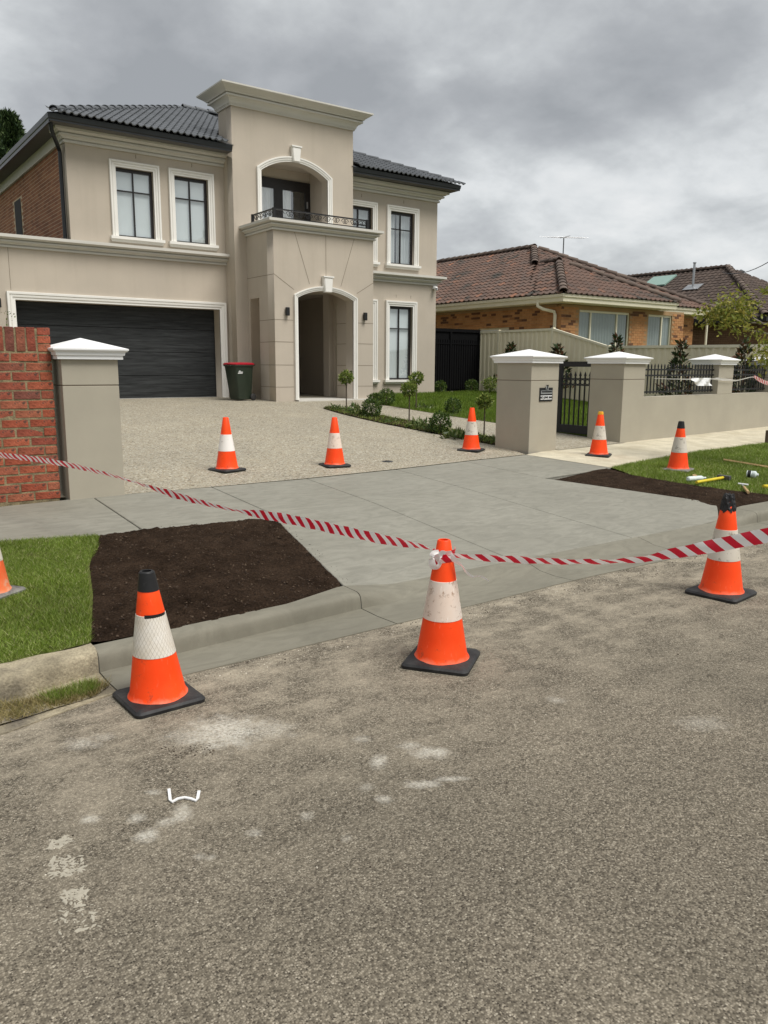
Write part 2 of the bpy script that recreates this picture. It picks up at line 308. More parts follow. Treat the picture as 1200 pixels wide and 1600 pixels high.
gap = N(nt, 'ShaderNodeMapRange'); gap.inputs[1].default_value = 0.4; gap.inputs[2].default_value = 0.8; L(nt, vo.outputs['Distance'], gap.inputs[0])
c = mix(nt, gap.outputs[0], c, (0.150, 0.132, 0.104))
c = mix(nt, noise_fac(nt, v, 38, 3, 0.6, 0.35, 0.65), mix(nt, 1.0, c, (0.70,) * 3, 'MULTIPLY'), c)
c = mix(nt, noise_fac(nt, v, 0.7, 5, 0.6, 0.35, 0.7), mix(nt, 1.0, c, (.86, .845, .805), 'MULTIPLY'), mix(nt, 1.0, c, (1.13, 1.10, 1.045), 'MULTIPLY'))
sepv = N(nt, 'ShaderNodeSeparateXYZ'); L(nt, v, sepv.inputs[0])
near = N(nt, 'ShaderNodeMapRange'); near.inputs[1].default_value = 1.9; near.inputs[2].default_value = 4.0; L(nt, sepv.outputs[1], near.inputs[0])
dust = math_n(nt, 'MULTIPLY', math_n(nt, 'ADD', math_n(nt, 'MULTIPLY', near.outputs[0], 0.80), 0.04), noise_fac(nt, coords(nt, 'Object', (1.0, 1.5, 1)), 3.2, 10, 0.74, 0.42, 0.68))
c = mix(nt, dust, c, (0.43, 0.375, 0.285))
c = mix(nt, math_n(nt, 'MULTIPLY', noise_fac(nt, v, 3.2, 4, 0.6, 0.64, 0.76), 0.35), c, (0.14, 0.12, 0.095))
wob = N(nt, 'ShaderNodeTexNoise'); wob.inputs['Scale'].default_value = 17; wob.inputs['Detail'].default_value = 5; L(nt, v, wob.inputs['Vector'])
wm = math_n(nt, 'MULTIPLY', math_n(nt, 'SUBTRACT', wob.outputs['Fac'], 0.5), 1.9)
total = None
for (px, py, rx, ry, a_) in SPLASH:
    p0 = atz(px, py, 0); ex = (atz(px + rx, py, 0) - p0); ey = (atz(px, py + ry, 0) - p0)
    mpn = N(nt, 'ShaderNodeMapping'); mpn.vector_type = 'TEXTURE'
    mpn.inputs['Location'].default_value = (p0.x, p0.y, 0); mpn.inputs['Rotation'].default_value = (0, 0, math.atan2(ex.y, ex.x)); mpn.inputs['Scale'].default_value = (ex.length, max(ey.length, 0.012), 1)
    L(nt, v, mpn.inputs[0])
    ln = N(nt, 'ShaderNodeVectorMath'); ln.operation = 'LENGTH'; L(nt, mpn.outputs[0], ln.inputs[0])
    mr = N(nt, 'ShaderNodeMapRange'); mr.interpolation_type = 'SMOOTHSTEP'; mr.inputs[1].default_value = 1.5; mr.inputs[2].default_value = 0.2; mr.inputs[3].default_value = 0; mr.inputs[4].default_value = a_
    L(nt, math_n(nt, 'ADD', ln.outputs['Value'], wm), mr.inputs[0])
    total = mr.outputs[0] if total is None else math_n(nt, 'MAXIMUM', total, mr.outputs[0])
total = math_n(nt, 'MULTIPLY', total, math_n(nt, 'MULTIPLY', noise_fac(nt, v, 70, 5, 0.7, 0.30, 0.66), 0.85))
c = mix(nt, total, c, (0.66, 0.63, 0.55))
L(nt, c, b.inputs['Base Color']); b.inputs['Roughness'].default_value = 0.95; b.inputs['Specular IOR Level'].default_value = 0.15
bump(nt, b, math_n(nt, 'ADD', math_n(nt, 'SUBTRACT', 1.0, vo.outputs['Distance']), noise_fac(nt, v, 30, 4)), 0.55, 0.005); M['asphalt'] = m

def cone_mat(name, base, fade, dirt, dscale=9, rough=0.45, lo=0.55):
    m, nt, b = newmat(name); v = coords(nt)
    c = mix(nt, noise_fac(nt, v, 4, 4, 0.6, 0.4, 0.75), base, fade)
    c = mix(nt, noise_fac(nt, v, dscale, 7, 0.7, lo, lo + 0.10), c, dirt)
    sz = N(nt, 'ShaderNodeSeparateXYZ'); L(nt, v, sz.inputs[0])
    ft_ = N(nt, 'ShaderNodeMapRange'); ft_.inputs[1].default_value = 0.085; ft_.inputs[2].default_value = 0.035; L(nt, math_n(nt, 'ADD', sz.outputs[2], math_n(nt, 'MULTIPLY', noise_fac(nt, v, 16, 5), 0.05)), ft_.inputs[0])
    c = mix(nt, math_n(nt, 'MULTIPLY', ft_.outputs[0], 0.55), c, (0.62, 0.36, 0.24))
    c = mix(nt, math_n(nt, 'MULTIPLY', noise_fac(nt, coords(nt, 'Object', (1, 1, .22)), 60, 3, 0.6, 0.63, 0.70), 0.5), c, [min(1, x * 1.15 + .05) for x in fade])
    L(nt, c, b.inputs['Base Color']); b.inputs['Roughness'].default_value = rough; b.inputs['Specular IOR Level'].default_value = 0.3
    return m
M['orange'] = cone_mat('cone_orange', (0.93, 0.060, 0.004), (0.95, 0.085, 0.010), (0.55, 0.06, 0.02), 15, 0.5, 0.60)
M['orange_faded'] = cone_mat('cone_orange_faded', (0.78, 0.13, 0.035), (0.76, 0.22, 0.09), (0.62, 0.36, 0.24), 9, 0.6, 0.56)
M['collar'] = cone_mat('collar_white', (0.82, 0.78, 0.74), (0.74, 0.68, 0.62), (0.36, 0.31, 0.26), 16, 0.4, 0.62)
M['collar_dirty'] = cone_mat('collar_dirty', (0.62, 0.57, 0.49), (0.50, 0.44, 0.35), (0.20, 0.17, 0.13), 13, 0.5, 0.56)
M['collar_pink'] = cone_mat('collar_pinkish', (0.74, 0.60, 0.50), (0.74, 0.69, 0.63), (0.40, 0.27, 0.19), 24, 0.4, 0.55)
M['tip_black'] = cone_mat('tip_black', (0.014, 0.014, 0.015), (0.02, 0.02, 0.02), (0.10, 0.09, 0.085), 30, 0.5, 0.66)
M['tip_yellow'] = cone_mat('tip_yellow', (0.80, 0.48, 0.03), (0.75, 0.35, 0.02), (0.85, 0.12, 0.01), 30, 0.5, 0.52)
# honeycomb collar of the nearest cone
m, nt, b = newmat('collar_mesh'); t = nt.nodes.new('ShaderNodeTexCoord'); sx = N(nt, 'ShaderNodeSeparateXYZ'); L(nt, t.outputs['Object'], sx.inputs[0])
ang = math_n(nt, 'MULTIPLY', math_n(nt, 'ARCTAN2', sx.outputs[1], sx.outputs[0]), 5.2)
zz = math_n(nt, 'MULTIPLY', sx.outputs[2], 26.0)
l1 = math_n(nt, 'ABSOLUTE', math_n(nt, 'SUBTRACT', math_n(nt, 'FRACT', math_n(nt, 'ADD', ang, zz)), 0.5))
l2 = math_n(nt, 'ABSOLUTE', math_n(nt, 'SUBTRACT', math_n(nt, 'FRACT', math_n(nt, 'SUBTRACT', ang, zz)), 0.5))
ln = math_n(nt, 'LESS_THAN', math_n(nt, 'MINIMUM', l1, l2), 0.045)
v = t.outputs['Object']
c = mix(nt, noise_fac(nt, v, 7, 6, 0.7, 0.4, 0.7), (0.74, 0.70, 0.63), (0.58, 0.51, 0.40))
c = mix(nt, math_n(nt, 'MULTIPLY', ln, 0.75), c, (0.33, 0.29, 0.24))
L(nt, c, b.inputs['Base Color']); b.inputs['Roughness'].default_value = 0.45; M['collar_mesh'] = m

# barrier tape (uv.x in metres along, uv.y across 0..1)
def tape_mat(name, pitch, slant):
    m, nt, b = newmat(name); uv = coords(nt, 'UV'); s = N(nt, 'ShaderNodeSeparateXYZ'); L(nt, uv, s.inputs[0])
    u = math_n(nt, 'ADD', math_n(nt, 'DIVIDE', s.outputs[0], pitch), math_n(nt, 'MULTIPLY', s.outputs[1], slant))
    st = math_n(nt, 'GREATER_THAN', math_n(nt, 'FRACT', u), 0.5)
    L(nt, mix(nt, st, (0.84, 0.82, 0.80), (0.66, 0.014, 0.040)), b.inputs['Base Color'])
    b.inputs['Roughness'].default_value = 0.28
    tl = N(nt, 'ShaderNodeBsdfTranslucent'); L(nt, b.inputs['Base Color'].links[0].from_socket, tl.inputs[0])
    ms = N(nt, 'ShaderNodeMixShader'); ms.inputs[0].default_value = 0.25; out = nt.nodes['Material Output']
    L(nt, b.outputs[0], ms.inputs[1]); L(nt, tl.outputs[0], ms.inputs[2]); L(nt, ms.outputs[0], out.inputs[0])
    return m
M['tape'] = tape_mat('tape_red_white', 0.088, 0.5)
M['tape_white'] = tape_mat('tape_mostly_white', 300.0, 0.0)

# ------------------------------------------------------------------ mesh helpers
ORG = {}
def tag(o, label=None, cat=None, group=None, kind=None):
    if label: o['label'] = label
    if cat: o['category'] = cat
    if group: o['group'] = group
    if kind: o['kind'] = kind
    return o
def thing(name, label, cat, loc=(0, 0, 0), group=None, rotz=0.0, local=False):
    o = bpy.data.objects.new(name, None); COL.objects.link(o); o.location = loc; o.rotation_euler = (0, 0, rotz); o.empty_display_size = 0.1
    ORG[o] = Vector((0, 0, 0)) if local else Vector(loc)
    return tag(o, label, cat, group)
def link(name, me, mat, parent=None, loc=None):
    o = bpy.data.objects.new(name, me); COL.objects.link(o)
    if mat is not None and not me.materials: me.materials.append(mat)
    if parent is not None: o.parent = parent; ORG[o] = ORG[parent]
    if loc is not None: o.location = loc
    return o
class MB:
    def __init__(s): s.v = []; s.f = []
    def add(s, vs, fs):
        n = len(s.v); s.v += [tuple(p) for p in vs]; s.f += [tuple(i + n for i in f) for f in fs]; return s
    def box(s, x0, x1, y0, y1, z0, z1):
        return s.add([(x0, y0, z0), (x1, y0, z0), (x1, y1, z0), (x0, y1, z0), (x0, y0, z1), (x1, y0, z1), (x1, y1, z1), (x0, y1, z1)],
                     [(0, 3, 2, 1), (4, 5, 6, 7), (0, 1, 5, 4), (1, 2, 6, 5), (2, 3, 7, 6), (3, 0, 4, 7)])
    def rings(s, rs, closed_ring=True, cap0=True, cap1=True, closed_path=False):
        n = len(rs[0]); base = len(s.v)
        for r in rs: s.v += [tuple(p) for p in r]
        m = len(rs)
        for i in range(m if closed_path else m - 1):
            a, b_ = base + i * n, base + ((i + 1) % m) * n
            for j in range(n if closed_ring else n - 1):
                k = (j + 1) % n; s.f.append((a + j, a + k, b_ + k, b_ + j))
        if not closed_path and closed_ring:
            if cap0: s.f.append(tuple(base + j for j in range(n))[::-1])
            if cap1: s.f.append(tuple(base + (m - 1) * n + j for j in range(n)))
        return s
    def tube(s, pts, r, seg=8, cap=True):
        pts = [Vector(p) for p in pts]; rs = r if isinstance(r, (list, tuple)) else [r] * len(pts); out = []
        up = None
        for i, p in enumerate(pts):
            d = (pts[min(i + 1, len(pts) - 1)] - pts[max(i - 1, 0)]).normalized()
            if up is None: up = Vector((0, 0, 1)) if abs(d.z) < 0.9 else Vector((1, 0, 0))
            a = d.cross(up).normalized(); b_ = a.cross(d).normalized(); up = b_
            out.append([p + (a * math.cos(2 * math.pi * k / seg) + b_ * math.sin(2 * math.pi * k / seg)) * rs[i] for k in range(seg)])
        return s.rings(out, True, cap, cap)
    def lathe(s, prof, seg=32, c=(0, 0, 0), cap0=False, cap1=False):
        return s.rings([[(c[0] + r * math.cos(2 * math.pi * k / seg), c[1] + r * math.sin(2 * math.pi * k / seg), c[2] + z) for k in range(seg)] for r, z in prof], True, cap0, cap1)
    def prism(s, poly, z0, z1):
        n = len(poly); zb = z0 if callable(z0) else (lambda x, y: z0); zt = z1 if callable(z1) else (lambda x, y: z1)
        vs = [(x, y, zb(x, y)) for x, y in poly] + [(x, y, zt(x, y)) for x, y in poly]
        return s.add(vs, [tuple(range(n))[::-1], tuple(range(n, 2 * n))] + [(i, (i + 1) % n, n + (i + 1) % n, n + i) for i in range(n)])
    def mesh(s, name, org=Vector((0, 0, 0))):
        me = bpy.data.meshes.new(name); o = Vector(org)
        me.from_pydata([(p[0] - o.x, p[1] - o.y, p[2] - o.z) for p in s.v], [], s.f); me.update(); return me
    def build(s, name, mat, parent=None, smooth=False, bevel=0.0, kind=None):
        me = s.mesh(name, ORG[parent] if parent is not None else (0, 0, 0))
        if smooth:
            me.polygons.foreach_set('use_smooth', [True] * len(me.polygons))
            me.set_sharp_from_angle(angle=R_(35))
        o = link(name, me, mat, parent)
        if bevel:
            bv = o.modifiers.new('bevel', 'BEVEL'); bv.width = bevel; bv.segments = 2; bv.limit_method = 'ANGLE'; bv.angle_limit = R_(40)
        if kind: o['kind'] = kind
        return o
def PANE(parent, x0, x1, y, z0, z1, mat='glass'): return MB().add([(x0, y, z0), (x1, y, z0), (x1, y, z1), (x0, y, z1)], [(0, 1, 2, 3)]).build('pane', M[mat], parent)
def BOX(name, mat, parent, *a, bevel=0.0): return MB().box(*a).build(name, mat, parent, bevel=bevel)

def poly_sheet(outer, holes, mapf, thick, name, mat, parent=None):
    """flat plate with holes: 2D outline (u,v) mapped by mapf(u, v, w), w from 0 to thick"""
    cu = bpy.data.curves.new('tmp', 'CURVE'); cu.dimensions = '2D'; cu.fill_mode = 'BOTH'; cu.extrude = 0.5
    for lp in [outer] + list(holes):
        sp = cu.splines.new('POLY'); sp.points.add(len(lp) - 1)
        for i, p in enumerate(lp): sp.points[i].co = (p[0], p[1], 0, 1)
        sp.use_cyclic_u = True
    ob = bpy.data.objects.new('tmp', cu); COL.objects.link(ob)
    me = bpy.data.meshes.new_from_object(ob.evaluated_get(bpy.context.evaluated_depsgraph_get()))
    bpy.data.objects.remove(ob); bpy.data.curves.remove(cu)
    org = ORG[parent] if parent is not None else Vector((0, 0, 0))
    for vv in me.vertices: vv.co = Vector(mapf(vv.co.x, vv.co.y, (vv.co.z + 0.5) * thick)) - org
    me.materials.clear(); me.name = name; me.update()
    return link(name, me, mat, parent)

def offset_path(path, d, closed=False):
    n = len(path); out = []
    for i in range(n):
        p = Vector(path[i]).to_2d()
        def nrm(a, b_):
            t = (Vector(b_).to_2d() - Vector(a).to_2d()).normalized(); return Vector((t.y, -t.x))
        n1 = nrm(path[i - 1], path[i]) if (i > 0 or closed) else None
        n2 = nrm(path[i], path[(i + 1) % n]) if (i < n - 1 or closed) else None
        if n1 is None: n1 = n2
        if n2 is None: n2 = n1
        out.append(p + (n1 + n2) * (d / max(0.2, 1 + n1.dot(n2))))
    return out
def sweep(mb, path, prof, mapf, closed=False):
    cols = [[mapf(q.x, q.y, h) for q in offset_path(path, d, closed)] for d, h in prof]
    rs = [[cols[j][i] for j in range(len(prof))] for i in range(len(path))]
    return mb.rings(rs, True, True, True, closed)
def arch(x0, x1, zs, za, n=16):
    """points of a segmental arch from (x1,zs) over the apex za to (x0,zs)"""
    c = (x0 + x1) / 2; w = (x1 - x0) / 2; h = za - zs; r = (w * w + h * h) / (2 * h); zc = za - r; a = math.asin(w / r)
    return [(c + r * math.sin(a - 2 * a * i / n), zc + r * math.cos(a - 2 * a * i / n)) for i in range(n + 1)]

def scatter_mesh(name, V3, Fn, mat, parent=None, smooth=False):
    """V3: (n,k,3) polygons of k corners"""
    n, k = V3.shape[0], V3.shape[1]
    me = bpy.data.meshes.new(name); me.vertices.add(n * k); me.vertices.foreach_set('co', V3.reshape(-1).astype(np.float32))
    me.loops.add(n * k); me.loops.foreach_set('vertex_index', np.arange(n * k, dtype=np.int32))
    me.polygons.add(n); me.polygons.foreach_set('loop_start', np.arange(0, n * k, k, dtype=np.int32)); me.polygons.foreach_set('loop_total', np.full(n, k, dtype=np.int32))
    me.update(calc_edges=True)
    return link(name, me, mat, parent)
def leaf_quads(P, size, aspect=0.5, up=0.3, jitter=0.35, outward=None):
    """leaf-shaped quads (diamonds with a fold) at the points P"""
    n = len(P); d = RNG.normal(size=(n, 3))
    if outward is not None: d = d * 0.8 + outward * 1.0
    d[:, 2] += up; d /= np.linalg.norm(d, axis=1)[:, None]
    s = RNG.normal(size=(n, 3)); s -= d * (s * d).sum(1)[:, None]; s /= np.linalg.norm(s, axis=1)[:, None]
    l = size * (1 + jitter * RNG.uniform(-1, 1, n))[:, None]; nrm = np.cross(d, s)
    return np.stack([P, P + d * l * 0.45 + s * l * aspect * 0.5 + nrm * l * 0.08, P + d * l, P + d * l * 0.45 - s * l * aspect * 0.5 + nrm * l * 0.08], 1)
def grass_blades(P, h, w, lean=0.5, hj=0.5):
    n = len(P); a = RNG.uniform(0, 2 * np.pi, n); hh = h * (1 + hj * RNG.uniform(-1, 1, n))
    s = np.stack([np.cos(a), np.sin(a), np.zeros(n)], 1) * (w / 2)
    b_ = RNG.uniform(0, 2 * np.pi, n); ln = lean * hh * RNG.uniform(0.1, 1, n)
    tip = P + np.stack([np.cos(b_) * ln, np.sin(b_) * ln, hh], 1)
    return np.stack([P - s, P + s, tip], 1)
def inside(poly, x, y):
    c = np.zeros(len(x), bool); n = len(poly); j = n - 1
    for i in range(n):
        xi, yi = poly[i]; xj, yj = poly[j]
        t = ((yi > y) != (yj > y)) & (x < (xj - xi) * (y - yi) / (yj - yi + 1e-12) + xi); c ^= t; j = i
    return c
def rand_in(poly, n):
    xs = [p[0] for p in poly]; ys = [p[1] for p in poly]; X = np.zeros(0); Y = np.zeros(0)
    while len(X) < n:
        x = RNG.uniform(min(xs), max(xs), n * 2); y = RNG.uniform(min(ys), max(ys), n * 2); k = inside(poly, x, y)
        X = np.concatenate([X, x[k]]); Y = np.concatenate([Y, y[k]])
    return X[:n], Y[:n]
def fbm(x, y, s, o=4):
    return mnoise.fractal(Vector((x * s, y * s, 0.3)), 1.0, 2.0, o)
def ground_patch(name, poly, zf, mat, cell=0.25, kind='structure', amp=0.0, ns=3.0, parent=None):
    """terrain patch: triangulated outline filled with a grid so that it follows zf"""
    bm = bmesh.new(); n = len(poly); pts = []
    for i in range(n):
        a, b_ = Vector(poly[i]), Vector(poly[(i + 1) % n]); k = max(1, int((b_ - a).length / cell))
        for j in range(k): pts.append(a.lerp(b_, j / k))
    vs_ = [bm.verts.new((p.x, p.y, 0)) for p in pts]
    es = [bm.edges.new((vs_[i], vs_[(i + 1) % len(vs_)])) for i in range(len(vs_))]
    bmesh.ops.triangle_fill(bm, use_beauty=True, edges=es)
    xs = [p[0] for p in poly]; ys = [p[1] for p in poly]
    for ax, lo, hi in ((0, min(xs), max(xs)), (1, min(ys), max(ys))):
        for i in range(1, int((hi - lo) / cell)):
            co = [0, 0, 0]; no = [0, 0, 0]; co[ax] = lo + i * cell; no[ax] = 1
            bmesh.ops.bisect_plane(bm, geom=bm.verts[:] + bm.edges[:] + bm.faces[:], plane_co=co, plane_no=no)
    bd = {v_ for e_ in bm.edges if e_.is_boundary for v_ in e_.verts}
    for v_ in bm.verts:
        x, y = v_.co.x, v_.co.y; v_.co.z = zf(x, y)
        if amp: v_.co.z += amp * fbm(x, y, ns) * (0.4 if v_ in bd else 1)
    bmesh.ops.recalc_face_normals(bm, faces=bm.faces[:])
    me = bpy.data.meshes.new(name); bm.to_mesh(me); bm.free()
    if me.polygons and sum(p.normal.z for p in me.polygons) < 0: me.flip_normals()
    me.polygons.foreach_set('use_smooth', [True] * len(me.polygons))
    o = link(name, me, mat, parent)
    if kind and parent is None: o['kind'] = kind
    return o


# ================================================================== GROUND
g = MB(); rows = [(-400, -.06), (4.2, -.06), (4.95, 0.0), (9.0, .18), (17.6, .70), (60, .74), (500, .74)]
for (y0, z0), (y1, z1) in zip(rows, rows[1:]): g.add([(-400, y0, z0), (500, y0, z0), (500, y1, z1), (-400, y1, z1)], [(0, 1, 2, 3)])
g.build('ground', M['grass_soil'], kind='structure')
pts = [(x, interp(x, LIP)) for x in np.concatenate([[-160], np.arange(-8, 12.1, 0.1), [200]])]
pts = [(x, y + (0.012 * fbm(x, 0, 6) if -8 < x < 12 else 0) + 0.004) for x, y in pts]
rd = MB(); rd.add([(x, y, 0.0) for x, y in pts] + [(x, 2.0, 0.0) for x, y in pts] + [(x, -9.0, 0.0) for x, y in pts],
                  [(i, len(pts) + i, len(pts) + i + 1, i + 1) for i in range(len(pts) - 1)] + [(len(pts) + i, 2 * len(pts) + i, 2 * len(pts) + i + 1, len(pts) + i + 1) for i in range(len(pts) - 1)])
rd.build('road', M['asphalt'], kind='structure')

# kerb and gutter, in cast lengths
def kerb_section(x, wear=0.0):
    l, f, bk, k = interp(x, LIP) - 0.02, interp(x, FACE), interp(x, BACK), interp(x, DROP)
    if wear and x < 2: k = 1.12
    w = wear * fbm(x, 5.0, 7)
    return [(x, l, 0.006), (x, lerp(l, f, .55), -0.002), (x, f, 0.003 + 0.006 * (1 - k)), (x, f + lerp(.025, .005, k), lerp(.016, .05, k) + w * .3), (x, f + lerp(.05, .010, k), lerp(.024, .082, k) + w * .6), (x, f + lerp(.07, .020, k), lerp(.029, .101, k) + w * .8),
            (x, f + lerp(.10, .040, k), lerp(.036, .114, k) + w), (x, f + lerp(.13, .065, k), lerp(.042, .119, k) + w), (x, bk, lerp(.055, .122, k) + w * .7), (x, bk + 0.01, -.2), (x, l, -.2)]
kerb = thing('kerb', None, None); kerb['kind'] = 'structure'
for x0, x1, mt in ((-14, -1.4, 'old_kerb'), (-1.39, 1.165, 'old_kerb'), (1.172, 3.035, 'concrete_kerb'), (3.043, 4.86, 'concrete_kerb'), (4.866, 6.50, 'concrete_kerb'), (6.506, 8.46, 'concrete_kerb'), (8.468, 11.4, 'concrete_kerb'), (11.406, 14.4, 'old_kerb'), (14.41, 40, 'old_kerb')):
    n = max(2, int((x1 - x0) / 0.07)) if x1 < 13 and x0 > -3 else 8
    wear = 0.012 if mt == 'old_kerb' else 0.0
    mb = MB().rings([kerb_section(lerp(x0, x1, i / n), wear) for i in range(n + 1)])
    mb.build('kerb_length', M[mt], kerb, smooth=True)
kj = MB()
for x in (1.1685, 3.039, 4.863, 6.503, 8.464):
    sec = kerb_section(x); kj.rings([[(p[0] - .006, p[1], p[2] - .007) for p in sec], [(p[0] + .006, p[1], p[2] - .007) for p in sec]])
kj.build('kerb_joint', M['joint'], kerb)

# concrete slabs of the new crossover and footpath
zc_ = lambda x, y: z_street(x, y, True)
def W(px, py): p = onto(px, py, zc_); return (p.x, p.y)
def ccw(poly):
    a = sum(poly[i][0] * poly[(i + 1) % len(poly)][1] - poly[(i + 1) % len(poly)][0] * poly[i][1] for i in range(len(poly)))
    return poly if a > 0 else poly[::-1]
def slab(parent, poly, mat, zf=zc_, gap=0.0035, th=0.1):
    poly = ccw(poly); q = offset_path(poly, -gap, True); dense = []
    for i in range(len(q)):
        a, b_ = q[i], q[(i + 1) % len(q)]; k = max(1, int((b_ - a).length / 0.5))
        dense += [a.lerp(b_, j / k) for j in range(k)]
    q2 = offset_path([tuple(p) for p in dense], -0.006, True)
    n = len(dense); c = sum(dense, Vector((0, 0))) / n
    vs_ = [(p.x, p.y, zf(p.x, p.y) - th) for p in dense] + [(p.x, p.y, zf(p.x, p.y) - 0.006) for p in dense] + [(p.x, p.y, zf(p.x, p.y)) for p in q2] + [(c.x, c.y, zf(c.x, c.y))]
    fs = []
    for i in range(n):
        j = (i + 1) % n
        fs += [(i, j, n + j, n + i), (n + i, n + j, 2 * n + j, 2 * n + i), (2 * n + i, 2 * n + j, 3 * n)]
    return MB().add(vs_, fs).build('slab', mat, parent)
J2b, J3b, J4b, J5b, J6b = W(331, 761), W(479, 748), W(619, 733.6), W(726, 721), W(822, 710.6)
J2f, J3f, J4f, J5f, J6f = W(417, 799), W(578.6, 783.5), W(727, 763), W(849, 747), W(955, 731)
cross = thing('driveway_crossover', None, None); cross['kind'] = 'structure'
path = thing('footpath', None, None); path['kind'] = 'structure'
gut = lambda x: (x, interp(x, BACK) + 0.012)
XA3, XA2 = 4.80, 6.42
slab(cross, [W(430, 811), J2f, J3f, gut(XA3), gut(4.2), gut(3.6), gut(3.1)], M['concrete'])
slab(cross, [J3f, J4f, gut(XA2), gut(5.6), gut(XA3)], M['concrete'])
slab(cross, [J4f, J5f, W(1120, 785.5), (8.40, 5.06), gut(8.0), gut(7.6), gut(XA2)], M['concrete'])
J1b, J1f = (2.40, y_fence(2.4) + .06), W(223, 828)
slab(path, [(-4.2, y_fence(-4.2) + .06), J1b, J1f, W(157, 837), (1.2, y_front(1.2)), (-4.2, y_front(-4.2))], M['concrete'], gap=0.006)
slab(path, [J1b, (2.75, y_fence(2.75) + .03), J2b, J2f, W(430, 811), W(400, 811), J1f], M['concrete'], gap=0.006)
slab(path, [J2b, J3b, J3f, J2f], M['concrete'], gap=0.005)
slab(path, [J3b, J4b, J4f, J3f], M['concrete'])
slab(path, [J4b, J5b, J5f, J4f], M['concrete'])
slab(path, [J5b, J6b, J6f, J5f], M['concrete'])
ground_patch('slab_bedding', [(-4, y_fence(-4)), J1b, J2b, J3b, J4b, J5b, J6b, J6f, J5f, W(1100, 783), gut(8.0), gut(4), gut(3.2), W(430, 812), J1f, (-4, y_front(-4) + .1)], lambda x, y: zc_(x, y) - 0.016, M['joint'], 0.4, parent=path, kind=None)
old = [J6b] + [(x, y_fence(x) + .05) for x in (10.2, 12, 15, 19, 26, 40)] + [(x, y_front(x)) for x in (40, 26, 19, 15.1, 13.5, 12.2, 10.8)] + [J6f]
ground_patch('old_footpath', old, lambda x, y: z_street(x, y) + 0.002, M['old_path'], 0.4, amp=0.004, ns=2)

# verges: topsoil strips and grass
SB = [W(157, 837), W(147, 862), W(140, 890), W(146, 940), (1.18, 4.52)]            # ragged soil/grass border, left
zv = lambda x, y: z_street(x, y, False)
def apron_edge(t): a, b_ = Vector(W(430, 811)), Vector(gut(3.1)); return a.lerp(b_, t)
def z_soilL(x, y):
    a, b_ = W(430, 811), gut(3.1); xe = a[0] + (b_[0] - a[0]) * (a[1] - y) / (a[1] - b_[1]); return lerp(zc_(x, y), zv(x, y), min(1, max(0, (xe - x) / 0.8))) - 0.004
soilL = ccw([W(430, 811), W(400, 811), J1f] + [SB[0]] + SB[1:] + [(x, interp(x, BACK) - .012) for x in (1.6, 2.2, 2.7, 3.0)] + [tuple(apron_edge(t)) for t in (.9, .7, .5, .3, .1)])
ground_patch('topsoil_strip', soilL, lambda x, y: z_soilL(x, y) + 0.006, M['soil'], 0.024, amp=0.022, ns=16)
GB = [W(947, 732), W(987, 744), W(1053, 757), W(1100, 765.5), W(1147, 773), W(1200, 780.5)]
ER = [J5f, W(955, 768), W(1055, 782), W(1110, 790), (8.30, 5.04), (8.30, 4.9)]
def z_soilR(x, y): return lerp(zc_(x, y) - .05, zv(x, y), min(1, max(0, (x - 8.25) / 0.9)))
soilR = ccw([J6f] + GB + [(9.6, 4.955), (9.0, 4.955), (8.55, 4.955)] + ER[::-1])
ground_patch('topsoil_strip', soilR, lambda x, y: z_soilR(x, y) + 0.004, M['soil'], 0.07, amp=0.014, ns=8)
gl_ = ccw([(-6, y_front(-6)), (-2, y_front(-2)), (1.2, y_front(1.2))] + SB + [(x, interp(x, BACK) - .01) for x in (0.68, -2, -6)])
ground_patch('grass_verge', gl_, lambda x, y: zv(x, y) + 0.004, M['grass_soil'], 0.12, amp=0.012, ns=4)
gr_ = ccw([J6f] + [(x, y_front(x)) for x in (10.8, 12.2, 13.5, 15.1, 19, 26)] + [(26, 4.97), (12, 4.96), (9.7, 4.96)] + GB[::-1][:-1])
ground_patch('grass_verge', gr_, lambda x, y: zv(x, y) + 0.004, M['grass_soil'], 0.3, amp=0.012, ns=4)

# front yard
dr = [(1.6, y_fence(1.6) + .3), (2.75, y_fence(2.75) + .02), J2b, J3b, J4b, J5b, J6b, (9.58, 9.75), (9.50, 10.8), (9.46, 12), (9.42, 13), (9.46, 14), (9.55, 15), (9.72, 15.95), (10.0, 16.25), (10.25, 15.9), (10.25, 15), (10.25, 13), (10.22, 11.5), (10.22, 10.0), (12.2, 10.1), (12.0, 12), (11.8, 14), (11.75, 15.5), (11.7, 16.8), (12.3, 17.6), (12.3, 20.2), (1.6, 20.2)]
ground_patch('driveway', ccw(dr), z_lot, M['aggregate'], 0.5)
bed = [(9.58, 9.75), (9.50, 10.8), (9.46, 12), (9.42, 13), (9.46, 14), (9.55, 15), (9.72, 15.95), (10.0, 16.25), (10.25, 15.9), (10.25, 15), (10.25, 13), (10.22, 11.5), (10.22, 9.95)]
ground_patch('garden_bed', ccw(bed), lambda x, y: z_lot(x, y) + 0.018, M['soil'], 0.12, amp=0.03, ns=5)
entry = [(10.22, 9.15), (12.25, 9.35), (12.25, 10.1), (10.22, 10.0)]
ground_patch('gate_threshold', ccw(entry), lambda x, y: z_lot(x, y) + 0.004, M['aggregate'], 0.5)
lawn = ccw([(12.2, 10.12), (12.0, 12), (11.8, 14), (11.75, 15.5), (11.7, 16.8), (12.3, 17.6), (12.3, 19.66), (16.05, 19.66), (16.05, 20.3), (18.6, 20.3), (18.6, 10.3)])
ground_patch('lawn', lawn, lambda x, y: z_lot(x, y) + 0.006, M['grass_soil'], 0.5)
BOXp = MB().box(10.02, 12.2, 17.60, 19.4, .6, .83); BOXp.build('porch_step', M['cornice'], kind='structure')

